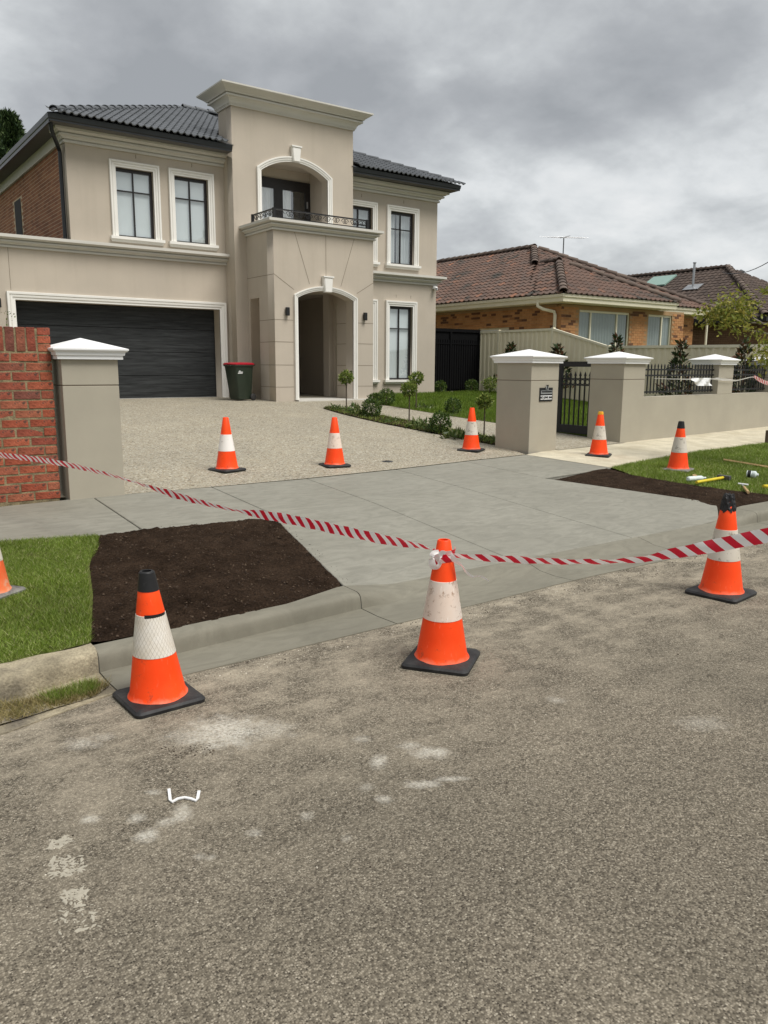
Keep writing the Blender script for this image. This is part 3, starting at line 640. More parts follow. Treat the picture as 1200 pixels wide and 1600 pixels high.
# ================================================================== TWO-STOREY HOUSE
YG, YT, YP = 19.65, 19.12, 17.68
XT0, XT1, XP0, XP1 = 9.09, 12.66, 9.42, 12.34
house = thing('two_storey_house', 'large beige rendered two-storey house with arched portico, balcony and charcoal tiled roof', 'house', (9, 19.65, 0.85))
H = house
fy = lambda Y: (lambda u, v, w: (u, Y + w, v))               # plate in a wall plane, thickness going into the house
def rect(x0, x1, z0, z1): return [(x0, z0), (x1, z0), (x1, z1), (x0, z1)]
# walls
GX0, GX1, GZ = 3.97, 8.87, 3.10
poly_sheet(rect(2.9, XT0, 0.3, 4.26), [rect(GX0, GX1, 0.5, GZ)[::-1]], fy(YG), 0.38, 'garage_wall', M['render'], H)
BOX('garage_side_wall', M['render'], H, 2.9, 3.25, YG + .381, 29, 0.3, 4.26)
BOX('garage_roof', M['gutter'], H, 2.95, XT0, YG + .1, 29, 4.262, 4.30)
UW = [(6.36, 7.255, 4.67, 6.23), (7.78, 8.655, 4.67, 6.23)]
poly_sheet(rect(5.26, XT0, 4.302, 6.95), [rect(*w_)[::-1] for w_ in UW], fy(YG), 0.25, 'upper_wall', M['render'], H)
RWU = [(12.82, 13.68, 4.65, 6.14), (14.32, 15.20, 4.65, 6.14)]
RWL = [(12.82, 13.70, 1.28, 3.45), (14.30, 15.17, 1.28, 3.45)]
poly_sheet(rect(XT1 - .3, 16.08, 0.4, 6.95), [rect(*w_)[::-1] for w_ in RWU + RWL], fy(YG), 0.25, 'right_wing_wall', M['render'], H)
BOX('right_side_wall', M['render'], H, 15.8, 16.078, YG + .251, 29, 0.4, 6.95)
# tower with balcony arch and entry opening
BX0, BX1, BZS, BZA = 9.87, 11.84, 6.54, 6.86
balc = [(BX0, 5.16), (BX1, 5.16)] + arch(BX0, BX1, BZS, BZA)
EN0, EN1 = 9.9, 11.86
poly_sheet(rect(XT0, XT1, 0.4, 7.95), [balc[::-1], rect(EN0, EN1, 0.5, 3.61)[::-1]], fy(YT), 0.30, 'tower_wall', M['render'], H)
TBK = 19.86                                                   # the parapet tower is shallow above the roof
for a, b_ in ((XT0, XT0 + .28), (XT1 - .28, XT1)):
    BOX('tower_side_wall', M['render'], H, a, b_, YT + .301, TBK, 0.4, 7.95)
    BOX('lobby_side_wall', M['render'], H, a + .002, b_ - .002, TBK + .001, 22.5, 0.4, 6.9)
BOX('tower_back_wall', M['render'], H, XT0 + .281, XT1 - .281, TBK - .2, TBK, 6.96, 7.95)
BOX('lobby_back_wall', M['render'], H, XT0 + .281, XT1 - .281, 22.3, 22.5, 0.4, 6.9)
BOX('tower_cap', M['gutter'], H, XT0 - .35, XT1 + .35, YT - .35, TBK + .35, 8.30, 8.335)
BR = 20.02
BOX('balcony_ceiling', M['render'], H, XT0 + .281, XT1 - .281, YT + .302, BR + .2, 6.88, 6.95)
BOX('balcony_back_wall', M['render'], H, XT0 + .281, XT1 - .281, BR + .05, BR + .2, 6.62, 6.88)
BOX('balcony_reveal', M['render'], H, BX1 + .001, XT1 - .281, YT + .302, BR + .2, 5.12, 6.879)
BOX('balcony_reveal', M['render'], H, XT0 + .281, BX0 - .001, YT + .302, BR + .2, 5.12, 6.879)
BOX('balcony_floor', M['soffit'], H, XP0 + .02, XP1 - .02, YP + .02, BR + .2, 5.00, 5.118)
# entry recess
BOX('entry_ceiling', M['render'], H, XP0 + .3, XP1 - .3, YP + .342, YT - .001, 3.62, 3.72)
BOX('lobby_ceiling', M['render'], H, XT0 + .281, XT1 - .281, YT + .301, 22.29, 3.62, 3.72)
BOX('lobby_floor', M['cornice'], H, XT0 + .281, XT1 - .281, YT - .0, 22.29, .70, .832)
d_ = BOX('front_door', M['frame'], H, 10.2, 11.6, 22.22, 22.298, .834, 3.2)
MB().tube([(10.95, 22.16, 1.6), (10.95, 22.16, 2.4)], .015).build('door_handle', M['metal'], d_)
# portico
PX0, PX1, PZS, PZA = 10.06, 11.71, 3.34, 3.54
pf = [(PX0, 0.5), (PX1, 0.5)] + arch(PX0, PX1, PZS, PZA)
poly_sheet(rect(XP0, XP1, 0.45, 4.95), [pf[::-1]], fy(YP), 0.34, 'portico_front', M['render'], H)
for s_, xx in ((0, XP0), (1, XP1 - .34)):
    poly_sheet([(YP + .341, .45), (18.48, .45), (18.48, 3.35), (YT - .14, 3.35), (YT - .14, .45), (YT - .001, .45), (YT - .001, 4.95), (YP + .341, 4.95)], [], (lambda x_: (lambda u, v, w: (x_ + w, u, v)))(xx), 0.34, 'portico_side', M['render'], H)
    BOX('portico_pier', M['render'], H, *((PX0 - .30, PX0 - .001) if s_ == 0 else (PX1 + .001, PX1 + .28)), YP + .342, 18.479, .45, 3.6)
# shadow joints: flat strips just proud of the wall, groove shade put into colour
def strip(p, q, w=.012, Y=YP):
    p, q = Vector(p), Vector(q); n = Vector((-(q - p).y, (q - p).x)).normalized() * w / 2
    MB().add([(a.x, Y - .0025, a.y) for a in (p - n, q - n, q + n, p + n)], [(0, 1, 2, 3)]).build('shadow_joint', M['groove'], H)
for z in (2.79, 2.26, 1.70, 1.16):
    strip((XP0, z), (PX0 - .13, z)); strip((PX1 + .13, z), (XP1, z))
strip((10.0, 4.88), (10.41, 3.68)); strip((10.89, 4.88), (10.89, 3.9)); strip((11.74, 4.88), (11.33, 3.68)); strip((XP0, 3.86), (9.97, 3.52)); strip((XP1, 3.83), (11.82, 3.53))
def strip_side(X, y0, y1, z, w=.012): MB().add([(X, y0, z - w / 2), (X, y1, z - w / 2), (X, y1, z + w / 2), (X, y0, z + w / 2)], [(0, 1, 2, 3)]).build('shadow_joint', M['groove'], H)
strip_side(XP0 - .0025, YP, YT, 3.86)
for z in (2.79, 2.26, 1.70, 1.16):
    strip_side(XP0 - .0025, YP, 18.48, z); strip_side(PX1 - .0025 if False else PX1 - .002, YP + .342, 18.478, z)
strip((3.90, 4.22), (3.90, 3.3), .01, YG)
for (x, z) in ((6.86, 6.52), (8.25, 6.52), (13.3, 6.43), (14.8, 6.43), (14.55, 3.74), (15.1, 3.74)):
    BOX('weep_slot', M['groove'], H, x - .006, x + .006, YG - .004, YG + .02, z - .045, z + .045)

# mouldings
TRIM = [(0, -.02), (0, .028), (.045, .028), (.05, .045), (.085, .05), (.095, .035), (.105, .06), (.145, .062), (.15, .05), (.15, -.02)]
mapw = lambda Y: (lambda x, z, h: (x, Y - h, z))
def trim(path_, Y, name='window_trim', prof=TRIM, closed=False, mat='trim'):
    mb = MB(); sweep(mb, path_, prof, mapw(Y), closed); return mb.build(name, M[mat], H)
trim([(GX1, .84), (GX1, GZ), (GX0, GZ), (GX0, .84)], YG, 'garage_trim', [(d * 1.15, h) for d, h in TRIM])
trim([(PX1, .835)] + arch(PX0, PX1, PZS, PZA) + [(PX0, .835)], YP, 'portico_arch_trim', [(d * .72, h) for d, h in TRIM])
trim([(BX1, 5.13)] + arch(BX0, BX1, BZS, BZA) + [(BX0, 5.13)], YT, 'balcony_arch_trim', [(d * .85, h) for d, h in TRIM])
def keystone(xc, z0, z1, w0, w1, Y):
    mb = MB(); v0 = [(xc - w0, z0), (xc + w0, z0), (xc + w1, z1), (xc - w1, z1)]
    cx_, cz_ = xc, (z0 + z1) / 2; fr_ = [(lerp(cx_, a, .8), lerp(cz_, b_, .92)) for a, b_ in v0]
    mb.add([(a, Y, b_) for a, b_ in v0] + [(a, Y - .09, b_) for a, b_ in v0] + [(a, Y - .115, b_) for a, b_ in fr_], [(4 + i, 4 + (i + 1) % 4, 8 + (i + 1) % 4, 8 + i) for i in range(4)] + [(i, (i + 1) % 4, 4 + (i + 1) % 4, 4 + i) for i in range(4)] + [(8, 9, 10, 11), (0, 3, 2, 1)])
    mb.box(xc - w1 - .012, xc + w1 + .012, Y - .13, Y, z1 + .001, z1 + .035)
    mb.build('keystone', M['trim'], H)
keystone(10.905, 3.50, 3.86, .105, .14, YP); keystone(10.86, 6.86, 7.21, .10, .135, YT)
def cornice(path_, z0, prof, name, mat='cornice'):
    mb = MB(); sweep(mb, path_, [(d, z0 + h) for d, h in prof], lambda x, y, h: (x, y, h)); return mb.build(name, M[mat], H)
LEDGE = [(-.02, 0), (.045, 0), (.045, .040), (.018, .043), (.018, .060), (.06, .066), (.075, .085), (.10, .10), (.135, .106), (.135, .142), (.10, .145), (.10, .160), (.165, .166), (.185, .182), (.225, .190), (.235, .195), (.235, .26), (-.02, .26)]
cornice([(2.9, 29), (2.9, YG), (XT0 - .002, YG)], 4.21, LEDGE, 'garage_ledge')
cornice([(XP1 + .03, YG), (16.08, YG), (16.08, 24)], 4.125, LEDGE, 'string_course')
EAVE = [(-.02, 0), (.05, 0), (.05, .050), (.020, .053), (.020, .072), (.065, .078), (.080, .105), (.11, .122), (.15, .128), (.15, .168), (.11, .171), (.11, .188), (.175, .194), (.20, .212), (.235, .220), (.255, .225), (.255, .29), (-.02, .29)]
cornice([(5.26, YG + .28), (5.26, YG), (XT0 - .002, YG)], 6.585, EAVE, 'eave_cornice')
cornice([(XT1 + .002, YG), (16.08, YG), (16.08, 29)], 6.555, EAVE, 'eave_cornice')
PORT = [(-.02, 0), (.045, 0), (.045, .038), (.018, .041), (.018, .056), (.055, .062), (.068, .082), (.095, .096), (.125, .100), (.125, .132), (.09, .135), (.09, .150), (.15, .156), (.175, .170), (.20, .175), (.20, .235), (-.02, .235)]
cornice([(XP0, YT - .002), (XP0, YP), (XP1, YP), (XP1, YT - .002)], 4.885, PORT, 'balcony_cornice')
BOX('balcony_coping', M['cornice'], H, XP0 - .05, XP1 + .05, YP - .05, YT - .003, 5.115, 5.138)
TOWER = [(-.02, 0), (.04, 0), (.04, .030), (.052, .030), (.052, .052), (.066, .052), (.070, .075), (.085, .105), (.11, .135), (.145, .165), (.20, .176), (.20, .215), (.16, .219), (.16, .236), (.222, .242), (.228, .255), (.25, .275), (.285, .30), (.33, .33), (.365, .352), (.385, .37), (.40, .375), (.40, .41), (-.02, .41)]
mbc = MB(); sweep(mbc, [(XT0, YT), (XT1, YT), (XT1, TBK), (XT0, TBK)], [(d, 7.92 + h) for d, h in TOWER], lambda x, y, h: (x, y, h), True); mbc.build('tower_cornice', M['cornice'], H)

# windows
def window(x0, x1, z0, z1, Y, rows=(0.30,), cols=2, back='blind', curtain=False, sill=True):
    t = .045; yf = Y + .075
    mb = MB()
    mb.box(x0, x1, yf, yf + .07, z1 - .075, z1).box(x0, x1, yf, yf + .07, z0, z0 + .05).box(x0, x0 + t * .6, yf, yf + .07, z0 + .05, z1 - .075).box(x1 - t * 1.4, x1, yf, yf + .07, z0 + .05, z1 - .075)
    w_ = mb.build('window', M['frame'], H)
    ix0, ix1, iz0, iz1 = x0 + t * .6, x1 - t * 1.4, z0 + .05, z1 - .075
    zs = [iz0] + [iz1 - (iz1 - iz0) * r for r in rows] + [iz1]; xs = [lerp(ix0, ix1, i / cols) for i in range(cols + 1)]
    for i in range(1, cols): BOX('glazing_bar', M['frame'], w_, xs[i] - .014, xs[i] + .014, yf - .004, yf + .05, iz0, iz1)
    for z in zs[1:-1]: BOX('glazing_bar', M['frame'], w_, ix0, ix1, yf - .002, yf + .048, z - .013, z + .013)
    for i in range(cols):
        for j in range(len(zs) - 1): PANE(w_, xs[i] + .0145 * (i > 0), xs[i + 1] - .0145 * (i < cols - 1), yf + .02, zs[j] + .0135 * (j > 0), zs[j + 1] - .0135 * (j < len(zs) - 2))
    if not curtain:
        BOX('blind', M['blind'], w_, x0, x1, yf + .062, yf + .069, z0 + .03, z1 - .03)
    else:
        n = 60; pf_ = []
        gap0, gap1 = curtain
        for a, b_ in ((0.0, gap0), (gap1, 1.0)):
            rs = []
            for k in range(n + 1):
                u = lerp(a, b_, k / n); x = lerp(x0, x1, u); y = yf + .115 + .028 * math.sin(u * 60) + .012 * math.sin(u * 137 + 1)
                rs.append([(x, y, z0), (x, y, z1)])
            pf_.append(rs)
        for rs in pf_: MB().rings(rs, False).build('curtain', M['curtain'], w_, smooth=True)
        BOX('room', M['dark_room'], w_, x0 - .3, x1 + .3, yf + .6, yf + .62, z0 - .2, z1 + .2)
    trim([(x1, z0), (x1, z1), (x0, z1), (x0, z0)], Y)
    if sill:
        sb = MB(); cols_ = [(0, .0), (.05, .02), (.07, .05), (.10, .06), (.115, .10), (.115, .125)]
        for (d, h), (d2, h2) in zip(cols_, cols_[1:]):
            e_ = .15 - .0 ; sb.box(x0 - .15 - d2 * .45, x1 + .15 + d2 * .45, Y - d2, Y + .10, z0 - .125 + h, z0 - .125 + h2 - .0005)
        sb.build('window_sill', M['trim'], H)
    return w_
for w_ in UW: window(*w_, YG)
window(*RWU[0], YG, curtain=(.48, .52)); window(*RWU[1], YG, curtain=(.30, .42))
window(*RWL[0], YG, rows=(0.28,)); window(*RWL[1], YG, rows=(0.28,))
# balcony doors
dx0, dx1 = BX0 + .001, BX1 - .001
mb = MB(); yb = BR
mb.box(dx0, dx1, yb, yb + .06, 6.50, 6.619)
for a, b_ in ((dx0, dx0 + .10), (10.72, 10.98), (dx1 - .16, dx1)): mb.box(a, b_, yb, yb + .06, 5.14, 6.50)
mb.box(dx0 + .1, 10.72, yb + .001, yb + .059, 5.14, 5.26).box(10.98, dx1 - .16, yb + .001, yb + .059, 5.14, 5.26)
mb.box(dx0 + .1, 10.72, yb + .001, yb + .059, 6.36, 6.5).box(10.98, dx1 - .16, yb + .001, yb + .059, 6.36, 6.5)
bd = mb.build('balcony_door', M['frame'], H)
PANE(bd, dx0 + .1, 10.72, yb + .02, 5.26, 6.36); PANE(bd, 10.98, dx1 - .16, yb + .02, 5.26, 6.36)
for a, b_ in ((dx0, 10.85), (10.86, 11.30)):
    MB().rings([[(x, yb + .14 + .03 * math.sin(x * 50), 5.14), (x, yb + .14 + .03 * math.sin(x * 50), 6.5)] for x in np.linspace(a, b_, 70)], False).build('curtain', M['curtain_white'], bd, smooth=True)
BOX('room', M['dark_room'], bd, dx0, dx1, yb + .5, yb + .52, 5.0, 6.7)
MB().box(dx1 - .13, dx1 - .105, yb - .05, yb, 5.95, 6.12).build('door_handle', M['metal'], bd)
# balcony railing with scrolls
mb = MB(); rx0, rx1, ry0, ry1, rz0, rz1 = XP0 + .03, 12.16, YP + .0, 18.80, 5.165, 5.375
mb.box(rx0, rx1, ry0 - .02, ry0 + .02, rz1 - .03, rz1).box(rx0, rx1, ry0 - .015, ry0 + .015, rz0, rz0 + .018)
mb.box(rx0 - .02, rx0 + .02, ry0 + .021, ry1, rz1 - .03, rz1).box(rx0 - .015, rx0 + .015, ry0 + .021, ry1, rz0, rz0 + .018)
rail = mb.build('balcony_railing', M['black'], H)
for (x, y) in ((rx0, ry0), (rx1 - .02, ry0), (rx0, ry1)): BOX('post', M['black'], rail, x - .03, x + .03, y - .032, y + .032, 5.139, rz1 + .008)
def scroll(c, ax, flip):
    pts_ = []
    for k in range(22):
        t = k / 21; a = t * 2.3 * math.pi; r = .072 * (1 - .72 * t); pts_.append((c[0] + ax[0] * flip * (r * math.cos(a) - .02), c[1] + ax[1] * flip * (r * math.cos(a) - .02), c[2] + r * math.sin(a) * 1.05))
    return pts_
for i in range(10):
    x = lerp(rx0 + .17, rx1 - .17, i / 9)
    for fl in (-1, 1): MB().tube(scroll((x + fl * .055, ry0, 5.265), (1, 0), fl), .008, 5).build('scroll', M['black'], rail)
for i in range(4):
    y = lerp(ry0 + .2, ry1 - .2, i / 3)
    for fl in (-1, 1): MB().tube(scroll((rx0, y + fl * .055, 5.265), (0, 1), fl), .008, 5).build('scroll', M['black'], rail)
# garage door
gd = MB().box(GX0 + .0, GX1, YG + .375, YG + .40, .84, GZ).build('garage_door', M['black'], H)
zs = [.862, 1.415, 1.995, 2.575, GZ - .002]
for a, b_ in zip(zs, zs[1:]): BOX('panel', M['garage'], gd, GX0 + .005, GX1 - .005, YG + .34, YG + .374, a + .006, b_ - .006, bevel=.006)
BOX('bottom_seal', M['metal'], gd, GX0 + .005, GX1 - .005, YG + .335, YG + .372, .845, .862)
# wall lamps and camera
def lamp(x, y, z):
    l_ = MB().box(x - .045, x + .045, y - .10, y - .02, z - .11, z + .09).build('wall_lamp', M['black'], H, bevel=.012); BOX('bracket', M['black'], l_, x - .03, x + .03, y - .02, y, z - .04, z + .04)
lamp(9.745, YP, 3.0); lamp(12.05, YP, 2.97); lamp(3.62, YG, 3.02)
sc_ = MB().lathe([(0, .055), (.03, .05), (.055, .02), (.058, -.03), (.05, -.06), (0, -.075)], 20, (15.97, YG - .13, 4.04)).build('security_camera', M['plastic_white'], H, smooth=True)
MB().box(15.92, 16.02, YG - .08, YG, 4.02, 4.115).build('bracket', M['plastic_white'], sc_); MB().lathe([(0, -.001), (.03, 0), (.03, .02), (0, .02)], 16, (15.95, YG - .185, 4.015)).build('lens', M['black'], sc_)
# brick side wall
sw = BOX('side_wall', M['mortar_house'], H, 5.275, 5.4, YG + .252, 29.4, 4.302, 6.95)
BOX('corner_return', M['render'], H, 5.255, 5.274, YG + .252, YG + .42, 4.302, 6.6)
BOX('side_fascia_board', M['cornice'], H, 5.20, 5.254, YG + .282, 29.4, 6.62, 6.86)
sl0, sl1 = atx(20, 300, 5.26).y, atx(31, 300, 5.26).y
mb = MB(); z = 4.31; c_ = 0
while z < 6.56:
    y = YG + .425 + (0 if c_ % 2 == 0 else -.12)
    while y < 29.3:
        y0, y1 = max(y, YG + .425), min(y + .23, 29.3)
        if not (y0 < max(sl0, sl1) and y1 > min(sl0, sl1) and 4.4 < z < 6.15): mb.box(5.2715, 5.29, y0, y1, z, z + .072)
        y += .24
    z += .086; c_ += 1
mb.build('brickwork', M['brick_house'], sw, kind='stuff')
BOX('slit_window', M['dark_room'], H, 5.262, 5.272, min(sl0, sl1) + .05, max(sl0, sl1) - .05, 4.32, 6.15)
# roof
EX0, EX1, EY0, EY1, EZ = 4.80, 16.50, 19.10, 29.5, 7.02
TP = math.tan(R_(22.8)); RS = (EY1 - EY0) / 2
rf = MB(); rz = EZ + RS * TP
cs_ = [(EX0, EY0, EZ), (EX1, EY0, EZ), (EX1, EY1, EZ), (EX0, EY1, EZ), (EX0 + RS, EY0 + RS, rz), (EX1 - RS, EY0 + RS, rz)]
ny = TBK - .02; nzr = EZ + (ny - EY0) * TP
rf.add(cs_ + [(XT0 + .05, EY0, EZ), (XT0 + .05, ny, nzr), (XT1 - .05, ny, nzr), (XT1 - .05, EY0, EZ)], [(0, 6, 7, 4), (7, 8, 5, 4), (9, 1, 5, 8), (1, 2, 5), (2, 3, 4, 5), (3, 0, 4)])
roof = rf.build('roof', M['tile'], H)
def tile_mesh(w, l, rolls=2, amp=.028, name='tile', lip=.018):
    mb = MB(); n = rolls * 6; top = []
    for sy, dz in ((-.03, lip), (l, .0)):
        top.append([(w * i / n - w / 2, sy, dz + .012 + amp * max(-.35, math.cos(2 * math.pi * rolls * i / n))) for i in range(n + 1)])
    bot = [(p[0], p[1], p[2] - lip - .006) for p in top[0]]
    mb.rings([bot, top[0], top[1]], False); return mb.mesh(name)
def lay_tiles(root, org, u, vdir, ncols, nrows, w, l, test, mesh, mat, name='roof_tile', joined=None):
    u, vdir = Vector(u), Vector(vdir).normalized(); n = u.cross(vdir).normalized()
    Rm = Matrix((u, vdir, n)).transposed().to_4x4()
    for r in range(nrows):
        for c_ in range(ncols[0], ncols[1]):
            p = Vector(org) + u * (c_ + .5) * w + vdir * r * l
            if not test(p + vdir * l * .5): continue
            if joined is None:
                o = bpy.data.objects.new(name, mesh); COL.objects.link(o); o.parent = root; ORG[o] = ORG[root]
                o.matrix_local = Matrix.Translation(p - ORG[root] + n * .004) @ Rm
            else:
                T = Matrix.Translation(p + n * .004) @ Rm; joined.add([T @ v_.co for v_ in mesh.vertices], [tuple(f.vertices) for f in mesh.polygons])
tm = tile_mesh(.32, .34, 2, .032); tm.materials.append(M['tile'])
lay_tiles(roof, (EX0, EY0 - .03, EZ + .02), (1, 0, 0), (0, 1, TP), (0, 38), 18, .32, .34, lambda p: p.y - EY0 < min(p.x - EX0, EX1 - p.x) + .12 and p.y < EY0 + RS and (p.x < XT0 + .02 or p.x > XT1 - .02 or (p.y > TBK + .1 and p.x < XT0 + 1.6)), tm, None)
def hip_caps(root, a, b_, step, r, mat, name='ridge_tile', lift=.05):
    a, b_ = Vector(a), Vector(b_); L_ = (b_ - a).length; d = (b_ - a) / L_; n = int(L_ / step)
    side = d.cross(Vector((0, 0, 1))).normalized(); up = side.cross(d).normalized()
    mb = MB(); rs = []
    for s_, k, dz in ((-.03, 1.0, .02), (step, .86, 0.0)):
        rs.append([(side * math.cos(t) * r * k + up * (math.sin(t) * r * k * .75 + dz) + d * s_) for t in np.linspace(-.25, math.pi + .25, 9)])
    mb.rings([[(p - up * .02) for p in rs[0]], rs[0], rs[1]], False); me = mb.mesh(name); me.materials.append(mat)
    for i in range(n):
        o = bpy.data.objects.new(name, me); COL.objects.link(o); o.parent = root; ORG[o] = ORG[root]; o.location = a + d * step * i + up * lift - ORG[root]
hip_caps(roof, Vector(cs_[0]).lerp(Vector(cs_[4]), .035), cs_[4], .40, .105, M['tile'], lift=.035); hip_caps(roof, Vector(cs_[1]).lerp(Vector(cs_[5]), .035), cs_[5], .40, .105, M['tile'], lift=.035); hip_caps(roof, cs_[4], cs_[5], .40, .12, M['tile'])
GUT = [(0, -.14), (.0, .0), (.10, .0), (.12, -.015), (.115, -.05), (.105, -.11), (.08, -.135)]
def gutter(path_, name='gutter'):
    mb = MB(); sweep(mb, path_, [(d - .10, EZ + .0 + h) for d, h in GUT], lambda x, y, h: (x, y, h)); return mb.build(name, M['gutter'], H)
gutter([(EX0, EY1), (EX0, EY0), (XT0 + .001, EY0)]); gutter([(XT1, EY0), (EX1, EY0), (EX1, EY1)])
BOX('fascia', M['gutter'], H, EX0 + .002, XT0, EY0 + .012, EY0 + .03, EZ - .16, EZ - .001); BOX('fascia', M['gutter'], H, XT1, EX1 - .002, EY0 + .012, EY0 + .03, EZ - .16, EZ - .001)
BOX('fascia', M['gutter'], H, EX0 + .012, EX0 + .03, EY0 + .031, EY1, EZ - .2, EZ - .001)
BOX('soffit', M['soffit'], H, EX0 + .031, XT0 - .001, EY0 + .032, YG - .001, EZ - .16, EZ - .135); BOX('soffit', M['soffit'], H, XT1 + .001, EX1 - .03, EY0 + .032, YG - .001, EZ - .16, EZ - .135)
BOX('soffit', M['soffit'], H, EX0 + .031, 5.26, YG, 29.4, EZ - .16, EZ - .135); BOX('soffit', M['soffit'], H, 16.08, EX1 - .03, YG, 29.4, EZ - .16, EZ - .135)
MB().tube([(4.88, 19.28, 6.9), (4.90, 19.30, 6.72), (4.95, 19.36, 6.62), (5.14, 19.78, 6.50), (5.19, 19.86, 6.42), (5.19, 19.86, 4.44)], .045, 10).build('downpipe', M['gutter'], H, smooth=True)


# ================================================================== NEIGHBOUR HOUSES
nb = thing('brick_bungalow', 'tan brick single-storey house with weathered red-brown tiled hip roof and cream gutters', 'house', (20.5, 18.5, 0.9))
def bricks_on(parent, x0, x1, z0, z1, holes, mapf, mat, bl=.23, bh=.076, j=.01, name='brickwork'):
    mb = MB(); z = z0; c_ = 0
    while z + bh < z1:
        x = x0 - (0 if c_ % 2 == 0 else (bl + j) / 2)
        while x < x1:
            a, b_ = max(x, x0), min(x + bl, x1)
            if b_ - a > .03 and not any(a < h[1] and b_ > h[0] and z < h[3] and z + bh > h[2] for h in holes):
                mb.add([mapf(p, q, w) for w in (0, -.012) for p, q in ((a, z), (b_, z), (b_, z + bh), (a, z + bh))], [(4, 5, 6, 7), (0, 1, 5, 4), (1, 2, 6, 5), (2, 3, 7, 6), (3, 0, 4, 7)])
            x += bl + j
        z += bh + j; c_ += 1
    return mb.build(name, mat, parent, kind='stuff')
NX, NYF, NYM = 20.55, 18.55, 19.75
FW = [(21.62, 24.20, 1.6, 3.58), (25.30 - .02, 25.99, 1.6, 3.58)]
WA0, WA1, WB0, WB1, WE = aty(905, 500, NYF).x, aty(984, 500, NYF).x, aty(1013, 500, NYF).x, aty(1050, 500, NYF).x, aty(1068, 500, NYF).x
fwall = poly_sheet(rect(NX, WE, .7, 3.75), [rect(WA0, WA1, 1.55, 3.60)[::-1], rect(WB0, WB1, 1.55, 3.60)[::-1]], fy(NYF), .22, 'front_wall', M['mortar_tan'], nb)
bricks_on(fwall, NX, WE, .75, 3.74, [(WA0, WA1, 1.55, 3.60), (WB0, WB1, 1.55, 3.60)], lambda a, z, w: (a, NYF + w, z), M['brick_tan'])
rwall = poly_sheet(rect(WE - .1, 29.8, .7, 3.75), [rect(27.0, 28.6, .9, 3.60)[::-1]], fy(NYM), .22, 'front_wall', M['mortar_tan'], nb)
bricks_on(rwall, WE - .1, 29.8, .75, 3.74, [(27.0, 28.6, .9, 3.60)], lambda a, z, w: (a, NYM + w, z), M['brick_tan'])
SWIN = (20.9, 24.6, 2.2, 3.05)
y_s0, y_s1 = atx(795, 510, NX).y, atx(748, 510, NX).y
swall = poly_sheet([(NYF + .221, .7), (33, .7), (33, 3.75), (NYF + .221, 3.75)], [[(y_s0, 2.2), (y_s0, 3.07), (y_s1, 3.07), (y_s1, 2.2)]], lambda u, v, w: (NX + w, u, v), .22, 'side_wall', M['mortar_tan'], nb)
bricks_on(swall, NYF, 30, .75, 3.74, [(y_s0, y_s1, 2.2, 3.07)], lambda a, z, w: (NX + w, a, z), M['brick_tan'])
def nwin(x0, x1, z0, z1, Y, splits):
    mb = MB().box(x0, x1, Y + .05, Y + .11, z1 - .07, z1).box(x0, x1, Y + .05, Y + .11, z0, z0 + .06)
    for i, q in enumerate([0] + splits + [1]):
        xx = lerp(x0, x1, q); mb.box(max(x0, xx - .03), min(x1, xx + .03), Y + .045, Y + .105, z0 + .06, z1 - .07)
    w_ = mb.build('window', M['cream_metal'], nb)
    qs = [0] + splits + [1]
    for a, b_ in zip(qs, qs[1:]): PANE(w_, lerp(x0, x1, a) + .03, lerp(x0, x1, b_) - .03, Y + .08, z0 + .06, z1 - .07, 'glass_dim')
    MB().rings([[(x, Y + .135 + .03 * math.sin(x * 42), z0), (x, Y + .135 + .03 * math.sin(x * 42), z1)] for x in np.linspace(x0, x1, 160)], False).build('curtain', M['curtain'], w_, smooth=True)
    return w_
nwin(WA0, WA1, 1.55, 3.60, NYF, [.24, .76]); nwin(WB0, WB1, 1.55, 3.60, NYF, [.62])
nwin(27.0, 28.6, .9, 3.60, NYM, [.35])
sw_ = BOX('window', M['cream_metal'], nb, NX + .06, NX + .1, y_s0, y_s1, 2.2, 3.07); BOX('pane', M['blind'], sw_, NX + .05, NX + .059, lerp(y_s0, y_s1, .35), y_s1 - .06, 2.26, 3.01); BOX('pane', M['glass'], sw_, NX + .05, NX + .059, y_s0 + .05, lerp(y_s0, y_s1, .33), 2.26, 3.01)
TN = math.tan(R_(26)); NEZ = 4.02
def hip_roof(root_name, x0, x1, y0, y1, z, tan_, mat, parent):
    s_ = (x1 - x0) / 2; zr = z + s_ * tan_
    c = [(x0, y0, z), (x1, y0, z), (x1, y1, z), (x0, y1, z), (x0 + s_, y0 + s_, zr), (x0 + s_, y1 - s_, zr)]
    return MB().add(c, [(0, 1, 4), (1, 2, 5, 4), (2, 3, 5), (3, 0, 4, 5), (0, 3, 2, 1)]).build(root_name, mat, parent), c
r1, c1 = hip_roof('main_roof', 20.0, 30.3, 19.2, 36, NEZ, TN, M['tile_clay'], nb)
r2, c2 = hip_roof('front_roof', 20.0, 26.15, 18.0, 30, NEZ - .006, TN, M['tile_clay'], nb)
tmc = tile_mesh(.26, .33, 1, .028, 'clay_tile', .028)
def tiles_joined(root, faces, mesh, w, l, mat):
    jb = MB()
    for org, u, vd, nc, nr, test in faces: lay_tiles(root, org, u, vd, nc, nr, w, l, test, mesh, mat, joined=jb)
    return jb.build('roof_tiles', mat, root, kind='stuff')
up1 = lambda p: NEZ + min(p.x - 20.0, 30.3 - p.x, p.y - 19.2, 36 - p.y) * TN
up2 = lambda p: NEZ + min(p.x - 20.0, 26.15 - p.x, p.y - 18.0) * TN
